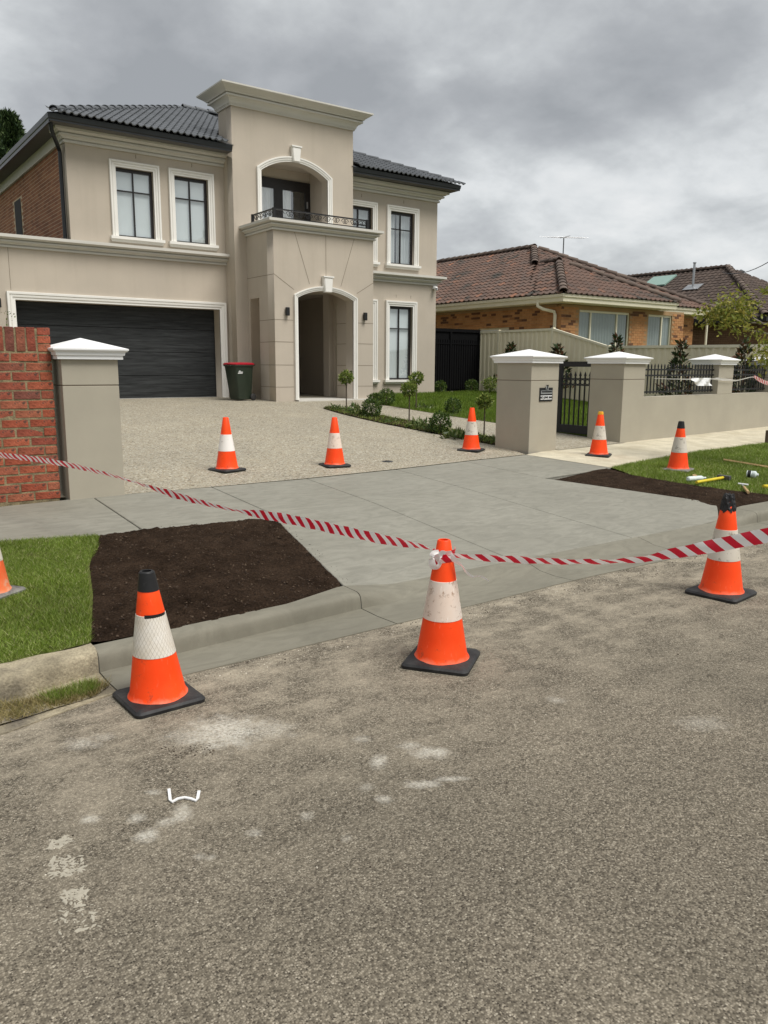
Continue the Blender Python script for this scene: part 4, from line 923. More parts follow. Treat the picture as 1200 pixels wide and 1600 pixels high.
tiles_joined(r1, [((20.0, 36, NEZ + .01), (0, -1, 0), (1, 0, TN), (0, 66), 18, lambda p: (p.x - 20.0) < min(p.y - 19.2, 36 - p.y) + .1 and up1(p) > up2(p) - .02),
                  ((20.0, 19.17, NEZ + .01), (1, 0, 0), (0, 1, TN), (0, 40), 18, lambda p: (p.y - 19.2) < min(p.x - 20.0, 30.3 - p.x) + .1 and up1(p) > up2(p))], tmc, .26, .33, M['tile_clay'])
tiles_joined(r2, [((20.0, 21.4, NEZ + .004), (0, -1, 0), (1, 0, TN), (0, 14), 12, lambda p: (p.x - 20.0) < (p.y - 18.0) + .1 and p.x < 23.1 and up2(p) > up1(p) + .01),
                  ((20.0, 17.97, NEZ + .004), (1, 0, 0), (0, 1, TN), (0, 25), 12, lambda p: (p.y - 18.0) < min(p.x - 20.0, 26.15 - p.x) + .1)], tmc, .26, .33, M['tile_clay'])
for a, b_, rt in ((c1[4], c1[5], r1), (c1[1], c1[4], r1), (c2[0], c2[4], r2), (c2[1], c2[4], r2), (c2[4], (c2[4][0], c2[4][1] + 1.2, c2[4][2]), r2)): hip_caps(rt, a, b_, .42, .15, M['tile_ridge'], lift=.06)
av = Vector(c1[4]); a0 = av + (Vector(c1[0]) - av) * .40; hip_caps(r1, a0, c1[4], .42, .15, M['tile_ridge'], lift=.06)
def ngutter(path_, z=NEZ):
    mb = MB(); sweep(mb, path_, [(d, z + h) for d, h in ((-.10, -.24), (-.10, .0), (.0, .0), (.02, -.02), (.01, -.10), (-.03, -.12), (-.04, -.24))], lambda x, y, h: (x, y, h)); return mb.build('gutter', M['cream_metal'], nb)
ngutter([(20.0, 36), (20.0, 18.0), (26.15, 18.0), (26.15, 19.19)]); ngutter([(26.16, 19.2), (30.3, 19.2), (30.3, 24)])
BOX('eave_soffit', M['cream_metal'], nb, 20.1, 26.1, 18.1, NYF - .001, 3.76, 3.785); BOX('eave_soffit', M['cream_metal'], nb, 20.1, NX - .001, NYF, 35, 3.76, 3.785); BOX('eave_soffit', M['cream_metal'], nb, 26.12, 30.2, 19.3, NYM - .001, 3.76, 3.785)
pd_ = [(20.05, 19.15, 3.85), (20.05, 19.15, 3.68), (20.12, 18.98, 3.58), (20.45, 18.78, 3.50), (20.48, 18.76, 3.4), (20.48, 18.76, .9)]
MB().tube(pd_, .055, 8).build('downpipe', M['cream_metal'], nb, smooth=True)
MB().tube([(30.15, 19.35, 3.8), (30.15, 19.35, .9)], .05, 8).build('verandah_post', M['cream_metal'], nb)
# antenna on its mast
ab = Vector((25.6, 25.6, c1[4][2])); at_ = atd(881, 372, ab.length)
mast = MB().tube([(at_.x, at_.y, ab.z - .5), (at_.x, at_.y, at_.z)], .025, 6).build('antenna', M['steel_dark'], nb)
bx = Vector((math.cos(.1), -math.sin(.1), 0))
MB().tube([at_ + Vector((0, 0, .02)) - bx * .2 + Vector((0, 0, -.03)), at_ + bx * .35 + Vector((0, 0, .12))], .018, 6).build('boom', M['steel_dark'], mast)
for k in range(-3, 4): MB().tube([at_ + bx * k * .07 + Vector((-.95, .55, .04)) * (1 - abs(k) * .12), at_ + bx * k * .07 + Vector((.95, -.55, .04)) * (1 - abs(k) * .12)], .007, 5).build('element', M['metal'], mast)

bw = thing('brown_brick_house', 'brown brick house with dark brown tiled roof, flue pipe and skylight behind the bungalow', 'house', (36, 21, 0.9))
TB = .56; BEZ = 3.95
r3, c3 = hip_roof('roof', 35.0, 45.5, 19.6, 42, BEZ, TB, M['tile_brown'], bw)
tmb = tile_mesh(.30, .34, 1, .028, 'brown_tile', .028)
tiles_joined(r3, [((35.0, 42, BEZ + .01), (0, -1, 0), (1, 0, TB), (0, 76), 19, lambda p: (p.x - 35.0) < min(p.y - 19.6, 42 - p.y) + .1),
                  ((35.0, 19.57, BEZ + .01), (1, 0, 0), (0, 1, TB), (0, 36), 19, lambda p: (p.y - 19.6) < min(p.x - 35.0, 45.5 - p.x) + .1)], tmb, .30, .34, M['tile_brown'])
hip_caps(r3, c3[4], c3[5], .42, .15, M['tile_brown'], lift=.06); hip_caps(r3, c3[0], c3[4], .42, .17, M['tile_ridge'], lift=.08)
w3 = BOX('wall', M['mortar_tan'], bw, 35.6, 45, 20.2, 41, .7, 3.95)
bricks_on(w3, 20.2, 33, .75, 3.9, [], lambda a, z, w: (35.6 + w, a, z), M['brick_brown']); bricks_on(w3, 35.6, 44, .75, 3.9, [], lambda a, z, w: (a, 20.2 + w, z), M['brick_brown'])
BOX('gutter', M['black'], bw, 34.9, 35.0, 19.5, 41, BEZ - .2, BEZ); BOX('gutter', M['black'], bw, 35.001, 45, 19.5, 19.6, BEZ - .2, BEZ)
BOX('soffit', M['black'], bw, 35.01, 35.59, 19.61, 41, BEZ - .19, BEZ - .17)
fl = atx(1083, 444, 38.2); MB().tube([(38.2, fl.y, fl.z - .3), (38.2, fl.y, fl.z + 1.05)], .06, 10).lathe([(.09, 0), (.09, .05)], 10, (38.2, fl.y, fl.z + 1.05), True, True).build('flue_pipe', M['metal'], bw, smooth=True)
def on_roof3(y, x, w, l, t_):                      # flat plate lying on the left slope
    z = BEZ + (x - 35.0) * TB + .09; nv = Vector((-TB, 0, 1)).normalized(); uv_ = Vector((1, 0, TB)).normalized(); c = Vector((x, y, z))
    cs2 = [c + uv_ * a * l + Vector((0, b_, 0)) * w for a, b_ in ((-.5, -.5), (.5, -.5), (.5, .5), (-.5, .5))]
    return MB().add([p for p in cs2] + [p + nv * t_ for p in cs2], [(4, 5, 6, 7), (0, 1, 5, 4), (1, 2, 6, 5), (2, 3, 7, 6), (3, 0, 4, 7)])
on_roof3(fl.y, 38.2, .9, .6, .03).build('flue_flashing', M['metal'], bw)
skp = atx(1030, 442, 39.2); on_roof3(skp.y, 39.2, 1.5, 1.2, .08).build('skylight', M['skylight'], bw)
v2 = atd(1157, 432, 48); MB().tube([v2 - Vector((0, 0, .5)), v2 + Vector((0, 0, .2))], .1, 10).lathe([(.2, 0), (.2, .06), (.02, .16)], 12, tuple(v2 + Vector((0, 0, .2))), True, True).build('vent_cowl', M['steel_dark'], bw, smooth=True)
pw0, pw1 = atd(1128, 425, 47), atd(1230, 390, 30)
cable = MB().tube([pw0.lerp(pw1, t) - Vector((0, 0, .35 * 4 * t * (1 - t))) for t in np.linspace(0, 1, 12)], .016, 5).build('power_cable', M['black']); tag(cable, 'thin black overhead cable running from the brown tiled roof to the right', 'cable')

# ================================================================== FENCES
# old brick wall at the left
bwl = thing('brick_wall', 'old red brick boundary wall with soldier course top, left of the rendered pillar', 'wall', (1.2, 8.8, .28))
BY = 8.80; WX1 = 2.085
BOX('mortar_core', M['mortar'], bwl, -2.2, WX1 - .012, BY + .0045, BY + .225, .05, 2.05)
def rough_brick(w, h, d=.10, seed=0):
    rr = random.Random(seed); bm = bmesh.new(); bmesh.ops.create_cube(bm, size=1.0)
    bmesh.ops.scale(bm, vec=(w, d, h), verts=bm.verts[:])
    bmesh.ops.bevel(bm, geom=bm.edges[:], offset=.005, segments=1, affect='EDGES')
    for v_ in bm.verts: v_.co += Vector((rr.uniform(-1, 1), rr.uniform(-1, 1) * .6, rr.uniform(-1, 1))) * .0035
    me = bpy.data.meshes.new('brick'); bm.to_mesh(me); bm.free(); me.materials.append(M['brick_red']); return me
BW, BH, JT = .252, .079, .0165
full = [rough_brick(BW, BH, seed=i) for i in range(4)]; half = [rough_brick(BW / 2 - .006, BH, seed=9 + i) for i in range(3)]; sold = [rough_brick(.086, .238, seed=20 + i) for i in range(4)]; endb = [rough_brick(.125, .072, seed=30 + i) for i in range(2)]
def put(me, x, z, dy=0, rot=0):
    o = bpy.data.objects.new('brick', me); COL.objects.link(o); o.parent = bwl; ORG[o] = ORG[bwl]
    o.location = Vector((x, BY + .05 + dy, z)) - ORG[bwl]; o.rotation_euler = (random.uniform(-.012, .012), random.uniform(-.012, .012), random.uniform(-.015, .015))
z = 1.80 - BH / 2; c_ = 0
while z > .26:
    x = WX1; k = 0
    if c_ % 2 == 0: put(random.choice(half), x - BW / 4, z, random.uniform(-.002, .002)); x -= BW / 2 + JT / 2
    while x > -1.2:
        put(random.choice(full), x - BW / 2, z, random.uniform(-.0025, .0025)); x -= BW + JT
    z -= BH + JT; c_ += 1
for k in range(3): put(endb[k % 2], WX1 - .0625, 2.06 - .036 - k * .083)
x = WX1 - .14
while x > -1.2:
    put(random.choice(sold), x - .043, 1.94, random.uniform(-.005, .005)); x -= .086 + .0145

def cap_mesh(w, d, name='cap'):
    """moulded pyramid cap: lower band, cove, upper lip, hipped top"""
    prof = [(.045, 0), (.045, .038), (.06, .042), (.066, .075), (.082, .08), (.095, .095), (.095, .11)]
    rs = []
    for o_, z_ in prof: rs.append([(-w / 2 - o_, -d / 2 - o_, z_), (w / 2 + o_, -d / 2 - o_, z_), (w / 2 + o_, d / 2 + o_, z_), (-w / 2 - o_, d / 2 + o_, z_)])
    rs.append([(-.006, -.006, .225), (.006, -.006, .225), (.006, .006, .225), (-.006, .006, .225)])
    return MB().rings(rs)
def pillar(name, label, ox, oy, rot, w, d, z0, zc_cap, groove=True, parent=None):
    r = thing(name, label, 'pillar', (ox, oy, z0), rotz=rot, local=True) if parent is None else parent
    zg = 1.475 - z0
    MB().box(0, w, 0, d, -.3, zg - .006).build('shaft', M['render_pillar'], r, bevel=.004); MB().box(0, w, 0, d, zg + .006, zc_cap - z0).build('shaft', M['render_pillar'], r, bevel=.004)
    MB().box(.006, w - .006, .006, d - .006, zg - .0065, zg + .0065).build('shadow_joint', M['groove'], r)
    cm = cap_mesh(w, d).build('cap', M['white'], r); cm.location = (w / 2, d / 2, zc_cap - z0 + .001)
    return r
pillar('rendered_pillar', 'beige rendered pillar with white pyramid cap beside the old brick wall', 2.15, 8.69, R_(1.0), .585, .58, .28, 1.745)
FR = math.atan(FENCE_S)
U = Vector((math.cos(FR), math.sin(FR), 0)); V = Vector((-math.sin(FR), math.cos(FR), 0)); FO = Vector((9.47, 9.12, 0))
lp = pillar('letterbox_pillar', 'beige rendered pillar with white cap, black letterbox plate and house number 7', FO.x, FO.y, FR, .72, .72, .31, 1.755)
# letterbox plate, slot and lettering
plx, plz = .30, (612.5, 627)
def on_pl(px, py):
    n = V; d = ray(px, py); t = (FO - Vector((0, 0, EYE))).dot(n) / d.dot(n); p = Vector((0, 0, EYE)) + d * t
    q = p - FO; return q.dot(U), p.z - .31
a_ = on_pl(843.0, 606); b2 = on_pl(862, 626.5)
lb = BOX('letterbox', M['black'], lp, a_[0], b2[0], -.012, -.0005, b2[1], a_[1])
ww, hh = b2[0] - a_[0], a_[1] - b2[1]
lf = BOX('slot_frame', M['metal'], lb, a_[0] + ww * .07, b2[0] - ww * .05, -.018, -.0125, a_[1] - hh * .46, a_[1] - hh * .20)
BOX('slot', M['black'], lb, a_[0] + ww * .13, b2[0] - ww * .10, -.022, -.0185, a_[1] - hh * .34, a_[1] - hh * .24)
BOX('name_plate', M['plastic_white'], lb, a_[0] + ww * .06, b2[0] - ww * .06, -.018, -.0125, b2[1] + hh * .13, b2[1] + hh * .43)
def text_on(parent, body, x, z, size, mat, y, name='lettering', ext=.002, xs=1.0, loc_rot=(math.pi / 2, 0, 0)):
    cu = bpy.data.curves.new('t', 'FONT'); cu.body = body; cu.size = size; cu.align_x = 'CENTER'; cu.align_y = 'CENTER'; cu.extrude = ext; cu.offset = size * .02
    ob = bpy.data.objects.new('t', cu); COL.objects.link(ob); me = bpy.data.meshes.new_from_object(ob.evaluated_get(bpy.context.evaluated_depsgraph_get()))
    bpy.data.objects.remove(ob); bpy.data.curves.remove(cu)
    me.transform(Matrix.Translation((x, y, z)) @ Euler(loc_rot).to_matrix().to_4x4() @ Matrix.Diagonal((xs, 1, 1, 1)))
    me.materials.clear(); return link(name, me, mat, parent)
text_on(lb, 'NO JUNK MAIL', (a_[0] + b2[0]) / 2, b2[1] + hh * .285, .05, M['black'], -.021)
BOX('number_backing', M['metal'], lb, a_[0] + ww * .41, a_[0] + ww * .61, -.0245, -.0190, a_[1] - hh * .17, a_[1] + hh * .13)
text_on(lb, '7', (a_[0] * .49 + b2[0] * .51), a_[1] - hh * .02, .125, M['black'], -.0275, 'house_number')

# right front fence
ff = thing('front_fence', 'beige rendered front fence wall with white capped pillars and black picket panels', 'fence', (FO.x, FO.y, .31), rotz=FR, local=True)
def along(px, py=620):
    d = ray(px, py); t = (FO - Vector((0, 0, EYE))).dot(V) / d.dot(V); p = Vector((0, 0, EYE)) + d * t; return (p - FO).dot(U)
P2, P3, P4, WT = along(971, 650), along(1122, 600), along(1203, 600), 1.145 - .31
zb = -.4
MB().box(P2 + .005, 9.6, .004, .24, zb, WT).build('wall', M['render_pillar'], ff, bevel=.004)
for k, p in enumerate((P2, P3, P4)):
    w_ = .72 if k == 0 else .66; d0 = .72 if k == 0 else .56
    zg = 1.475 - .31; ct = 1.76 - .31
    z_lo = zb if k == 0 else WT + .001
    yb0 = 0.0 if k == 0 else .004 - (.002)
    MB().box(p, p + w_, yb0, d0, z_lo, zg - .006).build('pillar', M['render_pillar'], ff, bevel=.004); MB().box(p, p + w_, yb0, d0, zg + .006, ct).build('pillar', M['render_pillar'], ff, bevel=.004)
    MB().box(p + .006, p + w_ - .006, yb0 + .006, d0 - .006, zg - .0065, zg + .0065).build('shadow_joint', M['groove'], ff)
    if k: MB().box(p, p + w_, .241, d0, zb, WT).build('pillar_back', M['render_pillar'], ff)
    cm = cap_mesh(w_, d0).build('cap', M['white'], ff); cm.location = (p + w_ / 2, d0 / 2, ct + .001)
pk = MB().box(-.009, .009, -.009, .009, 0, .52).rings([[(-.013, -.013, .52), (.013, -.013, .52), (.013, .013, .52), (-.013, .013, .52)], [(-.002, -.002, .575), (.002, -.002, .575), (.002, .002, .575), (-.002, .002, .575)]]).mesh('picket'); pk.materials.append(M['black'])
for p0, p1 in ((P2 + .72, P3), (P3 + .66, P4)):
    z0 = WT + .05; mb = MB()
    mb.box(p0, p1, .11, .14, z0 + .02, z0 + .05).box(p0, p1, .11, .14, z0 + .335, z0 + .365).box(p0, p1, .11, .14, z0 + .445, z0 + .475)
    pan = mb.build('railing_panel', M['black'], ff)
    n = max(4, int((p1 - p0) / .118))
    for i in range(n):
        o = bpy.data.objects.new('picket', pk); COL.objects.link(o); o.parent = pan; ORG[o] = ORG[ff]; o.location = (lerp(p0 + .06, p1 - .06, i / (n - 1)), .125, z0)
# pedestrian gate, swung open along the path
gp0 = Vector((12.11, 9.92, 0)); gp1 = Vector((12.12, 10.93, 0)); gd_ = (gp1 - gp0).normalized(); gz = .36; GL = (gp1 - gp0).length
pg = thing('pedestrian_gate', 'black steel pedestrian gate with spear-topped pickets and rings, standing open', 'gate', (gp0.x, gp0.y, gz), rotz=math.atan2(gd_.y, gd_.x), local=True)
gz_top = 1.80 - gz
mb = MB().box(.0, .13, -.025, .025, .06, gz_top).box(GL - .10, GL, -.025, .025, .06, gz_top).box(.131, GL - .101, -.024, .024, .06, .22).box(.131, GL - .101, -.024, .024, gz_top - .10, gz_top)
mb.build('frame', M['black'], pg)
MB().box(.131, GL - .101, -.012, .012, .98, 1.005).build('rail', M['black'], pg); MB().box(.131, GL - .101, -.012, .012, 1.10, 1.125).build('rail', M['black'], pg)
for i in range(6):
    x = lerp(.22, GL - .19, i / 5)
    MB().box(x - .011, x + .011, -.011, .011, .2205, 1.17).rings([[(x - .03, -.008, 1.17), (x + .03, -.008, 1.17), (x + .03, .008, 1.17), (x - .03, .008, 1.17)], [(x - .002, -.002, 1.25), (x + .002, -.002, 1.25), (x + .002, .002, 1.25), (x - .002, .002, 1.25)]]).build('picket', M['black'], pg)
    if i < 5: xx = x + (GL - .41) / 10; MB().tube([(xx + .045 * math.cos(t), 0, 1.052 + .045 * math.sin(t)) for t in np.linspace(0, 2 * math.pi, 17)], .008, 5).build('ring', M['black'], pg)
gpost = thing('gate_post', 'slim black steel gate post fixed to the rendered pillar by a bracket', 'post', (12.13, 9.78, .35), rotz=FR, local=True)
MB().box(-.03, .03, -.03, .03, -.1, 1.42).build('post', M['black'], gpost); MB().box(.03, .12, -.008, .008, 1.08, 1.13).build('bracket', M['black'], gpost)

# side gate between house and boundary fence
sg = thing('side_gate', 'tall black slatted side gate between the house corner and cream fence', 'gate', (16.1, 20.3, .85))
MB().box(16.09, 18.55, 20.34, 20.37, .88, 2.80).build('backing', M['side_black'], sg)
for x in np.arange(16.16, 18.5, .1): MB().box(x, x + .075, 20.315, 20.339, .95, 2.55).build('slat', M['side_black'], sg)
MB().box(16.085, 18.555, 20.30, 20.338, 2.80, 2.90).build('top_rail', M['side_black'], sg); MB().box(16.085, 18.555, 20.30, 20.3145, 2.40, 2.44).build('rail', M['side_black'], sg); MB().box(18.50, 18.56, 20.29, 20.3145, .85, 2.90).build('stile', M['side_black'], sg); MB().box(17.25, 17.32, 20.29, 20.3145, .85, 2.799).build('stile', M['side_black'], sg)

# cream steel boundary fence
XB = 18.6
cf = thing('steel_fence', 'cream corrugated steel boundary fence that steps down towards the street', 'fence', (XB, 15, .8))
def ftop(y): return interp(y, [(10, 2.25), (14.95, 2.29), (17.07, 2.85), (60, 2.85)])
ys = [10.2, 12.6, 14.95, 17.07, 19.42, 21.8, 24.2]
for a, b_ in zip(ys, ys[1:]):
    rs = []; y = a + .03
    prof = [(0, .0), (.03, .03), (.09, .03), (.12, .0), (.20, .0)]
    k = 0
    while y < b_ - .03:
        for dy, dx in prof[:-1]:
            yy = min(y + dy, b_ - .03); rs.append([(XB - dx, yy, z_lot(XB, yy) + .02), (XB - dx, yy, ftop(yy) - .05)])
        y += .20
    MB().rings(rs, False).build('sheet', M['colorbond'], cf)
    MB().add([(XB + sx_, yy, ftop(yy) + dz) for yy in (a + .02, b_ - .02) for sx_, dz in ((-.05, -.07), (.03, -.07), (.03, .0), (-.05, .0))], [(0, 1, 2, 3), (4, 7, 6, 5), (0, 4, 5, 1), (1, 5, 6, 2), (2, 6, 7, 3), (3, 7, 4, 0)]).build('top_rail', M['cream_metal'], cf)
for y in ys: BOX('post', M['cream_metal'], cf, XB - .06, XB + .045, y - .035, y + .035, z_lot(XB, y) - .1, ftop(y) + .02)


# ================================================================== TRAFFIC CONES
def cone(label, base_px, top_px, zf, rot, tip=None, collar='collar', body='orange', base='rubber', lean=0.0, lean_dir=0.0):
    p = onto(base_px[0], base_px[1], zf); d = ray(*top_px); t = math.hypot(p.x, p.y) / math.hypot(d.x, d.y)
    sc = (EYE + d.z * t - p.z) / 0.70
    r = thing('traffic_cone', label, 'traffic cone', tuple(p), 'traffic cones round the new concrete', rot, local=True); r.scale = (sc,) * 3
    s0 = .187; ch = .035; z1 = .030; mb = MB(); rs = []
    def sq(h, z):
        out_ = []
        for qx, qy in ((1, 1), (-1, 1), (-1, -1), (1, -1)):
            a0 = math.atan2(qy, qx)
            for da in (-.6, -.2, .2, .6): out_.append((qx * (h - ch) + ch * math.cos(a0 + da), qy * (h - ch) + ch * math.sin(a0 + da), z))
        return out_
    mb.rings([sq(s0, .002), sq(s0 + .002, .018), sq(s0 - .008, z1), sq(s0 - .05, z1 + .007)])
    mb.build('base', M[base], r, smooth=True)
    lx, ly = math.cos(lean_dir) * lean, math.sin(lean_dir) * lean
    def rad(z): return interp(z, [(.03, .158), (.045, .148), (.06, .141), (.70, .036)])
    def ring(z, dr=0, seg=40): return [(lx * z + (rad(z) + dr) * math.cos(2 * math.pi * k / seg), ly * z + (rad(z) + dr) * math.sin(2 * math.pi * k / seg), z) for k in range(seg)]
    top = .70 if not tip else .685
    mb = MB().rings([ring(z) for z in (.034, .045, .06, .16, .27, .4, .55, top - .006)] + [ring(top, -.004), ring(top, -.012), ring(top - .06, -.014)], True, False, True)
    mb.build('body', M[body], r, smooth=True)
    MB().rings([ring(.262, .0), ring(.263, .0022), ring(.37, .0022), ring(.477, .0022), ring(.478, 0)], True, False, False).build('collar', M[collar], r, smooth=True)
    if tip == 'wrap':
        def cr(z, dr): return [(lx * z + (rad(z) + dr * .45 + .004 * math.sin(k * 2.1 + z * 90)) * math.cos(2 * math.pi * k / 26), ly * z + (rad(z) + dr * .45 + .004 * math.cos(k * 1.7 + z * 60)) * math.sin(2 * math.pi * k / 26), z + .010 * math.sin(k * 1.3 + z * 40)) for k in range(26)]
        MB().rings([cr(.605, .003), cr(.625, .008), cr(.645, .004), cr(.66, .01), cr(.68, .006), cr(.70, .010), cr(.715, -.004), cr(.722, -.02)], True, False, True).build('tip', M['tip_black'], r)
    elif tip:
        MB().rings([ring(.600 if tip != 'tip_yellow' else .655, .0018), ring(.66, .0025), ring(.694, .0022), ring(.70, -.003), ring(.70, -.012), ring(.66, -.014)], True, False, True).build('tip', M[tip], r, smooth=True)
    return r, sc
def rot_of(a, b_): p, q = atz(*a, .03), atz(*b_, .03); return math.atan2(q.y - p.y, q.x - p.x)
flat0 = lambda x, y: 0.0
coneL, scL = cone('large orange cone with black tip and mesh-patterned white collar, standing nearest the camera', (248, 1092), (229, 891), flat0, rot_of((202, 1126), (313, 1096)), 'tip_black', 'collar_mesh', lean=.045, lean_dir=math.pi)
MB().rings([[(.0, 0, 0)]] and [[(-.045 * .48 + (.0725 + .0035) * math.cos(a), (.0725 + .0035) * math.sin(a), z) for a in np.linspace(-2.35, -.75, 14)] for z in (.462, .486)], False).build('tape_patch', M['tip_black'], coneL)
coneM, scM = cone('orange cone with barrier tape knotted round its top and a pinkish collar', (690, 1033), (685, 843), flat0, rot_of((632, 1045), (733, 1058)), None, 'collar_pink')
coneR, scR = cone('orange cone with crumpled black plastic tip, on the road at far right behind the tape', (1126, 928), (1134, 777), flat0, rot_of((1073, 930), (1140, 945)), 'wrap', 'collar_dirty')
cone('cleanest orange cone with bright white collar, on the driveway before the garage door', (355, 735), (355, 652), z_lot, .25, None, 'collar')
cone('orange cone with beige faded collar, on the driveway before the portico', (523, 728), (526, 652), z_lot, -.15, None, 'collar_pink')
cone('orange cone standing beside the garden bed, left of the letterbox pillar', (736, 704), (738, 637), z_lot, .5, None, 'collar_dirty')
cone('orange cone with yellow painted tip on the old cream footpath', (935, 712), (938, 643), z_street, .55, 'tip_yellow', 'collar_dirty')
cone('orange cone with black tip and grey base standing on the grass verge', (1059, 735), (1061, 658), z_street, .35, 'tip_black', 'collar_dirty', base='rubber_grey')
cone('faded orange cone with dusty grey base, cut off by the left photo edge', (-16, 929), (-38, 786), zv, .62, None, 'collar_dirty', 'orange_faded', 'rubber_grey')

# ================================================================== BARRIER TAPE
def ribbon(name, pts_, widths, twists, mat, sub=10):
    """pts_: Vectors along the tape; twist = angle of the tape face from vertical"""
    P = []; n = len(pts_)
    for i in range(n - 1):
        p0, p1, p2, p3 = pts_[max(i - 1, 0)], pts_[i], pts_[i + 1], pts_[min(i + 2, n - 1)]
        for k in range(sub):
            t = k / sub
            q = 0.5 * ((2 * p1) + (p2 - p0) * t + (2 * p0 - 5 * p1 + 4 * p2 - p3) * t * t + (3 * p1 - p0 - 3 * p2 + p3) * t ** 3)
            P.append((q, lerp(widths[i], widths[i + 1], t), lerp(twists[i], twists[i + 1], t)))
    P.append((pts_[-1], widths[-1], twists[-1]))
    vs_, uvs, fs = [], [], []; acc = 0; m_ = 4
    for i, (q, w_, a) in enumerate(P):
        d = (P[min(i + 1, len(P) - 1)][0] - P[max(i - 1, 0)][0]).normalized()
        if i: acc += (q - P[i - 1][0]).length
        s_ = d.cross(Vector((0, 0, 1))); s_ = s_.normalized() if s_.length > .05 else Vector((1, 0, 0)); up = s_.cross(d).normalized()
        ax = up * math.cos(a) + s_ * math.sin(a); nn = d.cross(ax).normalized()
        for j in range(m_ + 1):
            c = j / m_ - .5; curl = .10 * w_ * (1 - 4 * c * c) * math.sin(acc * 9 + 1) + .06 * w_ * math.sin(acc * 31 + j)
            vs_.append(q + ax * c * w_ + nn * curl); uvs.append((acc, j / m_))
    for i in range(len(P) - 1):
        for j in range(m_): fs.append((i * (m_ + 1) + j, i * (m_ + 1) + j + 1, (i + 1) * (m_ + 1) + j + 1, (i + 1) * (m_ + 1) + j))
    me = bpy.data.meshes.new(name); me.from_pydata([tuple(v_) for v_ in vs_], [], fs); me.update()
    uvl = me.uv_layers.new(name='uv')
    for lp_ in me.loops: uvl.data[lp_.index].uv = uvs[lp_.vertex_index]
    me.polygons.foreach_set('use_smooth', [True] * len(me.polygons))
    return link(name, me, mat)
cm_ = coneM.location; knot = Vector((cm_.x, cm_.y, cm_.z + .60 * scM)); dk = (knot - Vector((0, 0, EYE))).length
def run(px, d0, d1, x0, x1):
    out_ = []
    for x, y in px:
        t = (x - x0) / (x1 - x0); dd = 1 / lerp(1 / d0, 1 / d1, t); out_.append(atd(x, y, dd))
    return out_
pxL = [(-45, 705), (0, 711), (60, 718), (110, 727), (165, 740), (215, 755), (265, 771), (315, 785), (370, 798), (400, 803), (450, 811), (520, 826), (600, 843), (650, 852), (672, 857)]
wL = [.07, .07, .065, .07, .055, .05, .07, .065, .04, .065, .073, .073, .07, .05, .02]
tL = [.5, .6, .5, .6, .8, 1.0, .4, .7, 1.0, .3, .2, .25, .3, .6, 1.0]
tapeL = ribbon('barrier_tape', run(pxL, (aty(-45, 705, 8.785) - Vector((0, 0, EYE))).length, dk, -45, 690), wL, tL, M['tape'])
tag(tapeL, 'red and white barrier tape sagging from the left edge to the middle cone', 'barrier tape', 'barrier tape')
pxR = [(697, 866), (712, 868), (745, 871), (800, 874), (860, 877), (910, 877.5), (960, 877), (1010, 873), (1050, 865), (1095, 857), (1150, 846), (1205, 835), (1260, 823)]
wR = [.02, .04, .05, .055, .05, .05, .05, .05, .056, .062, .066, .066, .066]
tR = [1.2, .8, .6, .6, .7, .85, .95, .75, .4, .2, .1, .1, .1]
rr2 = run(pxR, dk, 3.9, 690, 1260); dr_ = (rr2[-1] - rr2[-2]).normalized(); q1 = rr2[-1] + dr_ * .7; q2 = q1 + Vector((dr_.x, dr_.y, -.25)) * .8; q3 = Vector((q2.x + dr_.x * .5, q2.y + dr_.y * .5, .03)); q4 = Vector((q3.x + .5, q3.y + .1, .012))
tapeR = ribbon('barrier_tape', rr2 + [q1, q2, q3, q4], wR + [.066] * 4, tR + [.2, .5, 1.0, 1.5], M['tape'])
tag(tapeR, 'red and white barrier tape running from the middle cone to the right edge', 'barrier tape', 'barrier tape')
# knot: two turns round the cone top, a loop and a torn tail
def around(z, dz, r, a0, a1, n=14): return [Vector((cm_.x + r * math.cos(a), cm_.y + r * math.sin(a), cm_.z + (z + dz * (a - a0) / (a1 - a0)) * scM)) for a in np.linspace(a0, a1, n)]
kt = ribbon('tape_knot', around(.585, .05, .058 * scM, 2.2, 2.2 + 2 * math.pi * 1.6, 24), [.055] * 24, [.25] * 24, M['tape'], 4)
tag(kt, 'crumpled red and white tape wound round the top of the middle cone', 'barrier tape')
ck = atd(684, 868, dk - .09)
rt_ = (CAM_M @ Vector((1, 0, 0))); up_ = Vector((0, 0, 1)); fw_ = CAM_M @ Vector((0, 0, 1))
lpts = [ck + rt_ * x * .0013 + up_ * z * .0013 + fw_ * (.01 * math.sin(k)) for k, (x, z) in enumerate([(5, 18), (-22, 8), (-26, -20), (-18, -48), (2, -50), (12, -30), (8, -4), (20, 14), (34, 10)])]
lo_ = ribbon('tape_loop', lpts, [.02, .03, .035, .04, .035, .03, .03, .03, .02], [.4, .8, .9, .5, .3, .6, .8, .6, .4], M['tape_white']); lo_.parent = kt; 
tpx = [(703, 866), (712, 876), (722, 884), (728, 893), (738, 901), (747, 900), (755, 902), (764, 908)]
tl_ = ribbon('tape_tail', [atd(x, y, dk - .06 + .004 * i) for i, (x, y) in enumerate(tpx)], [.03, .04, .03, .022, .014, .012, .012, .006], [.3, .6, 1, .6, .3, .9, .5, .3], M['tape_white']); tl_.parent = kt
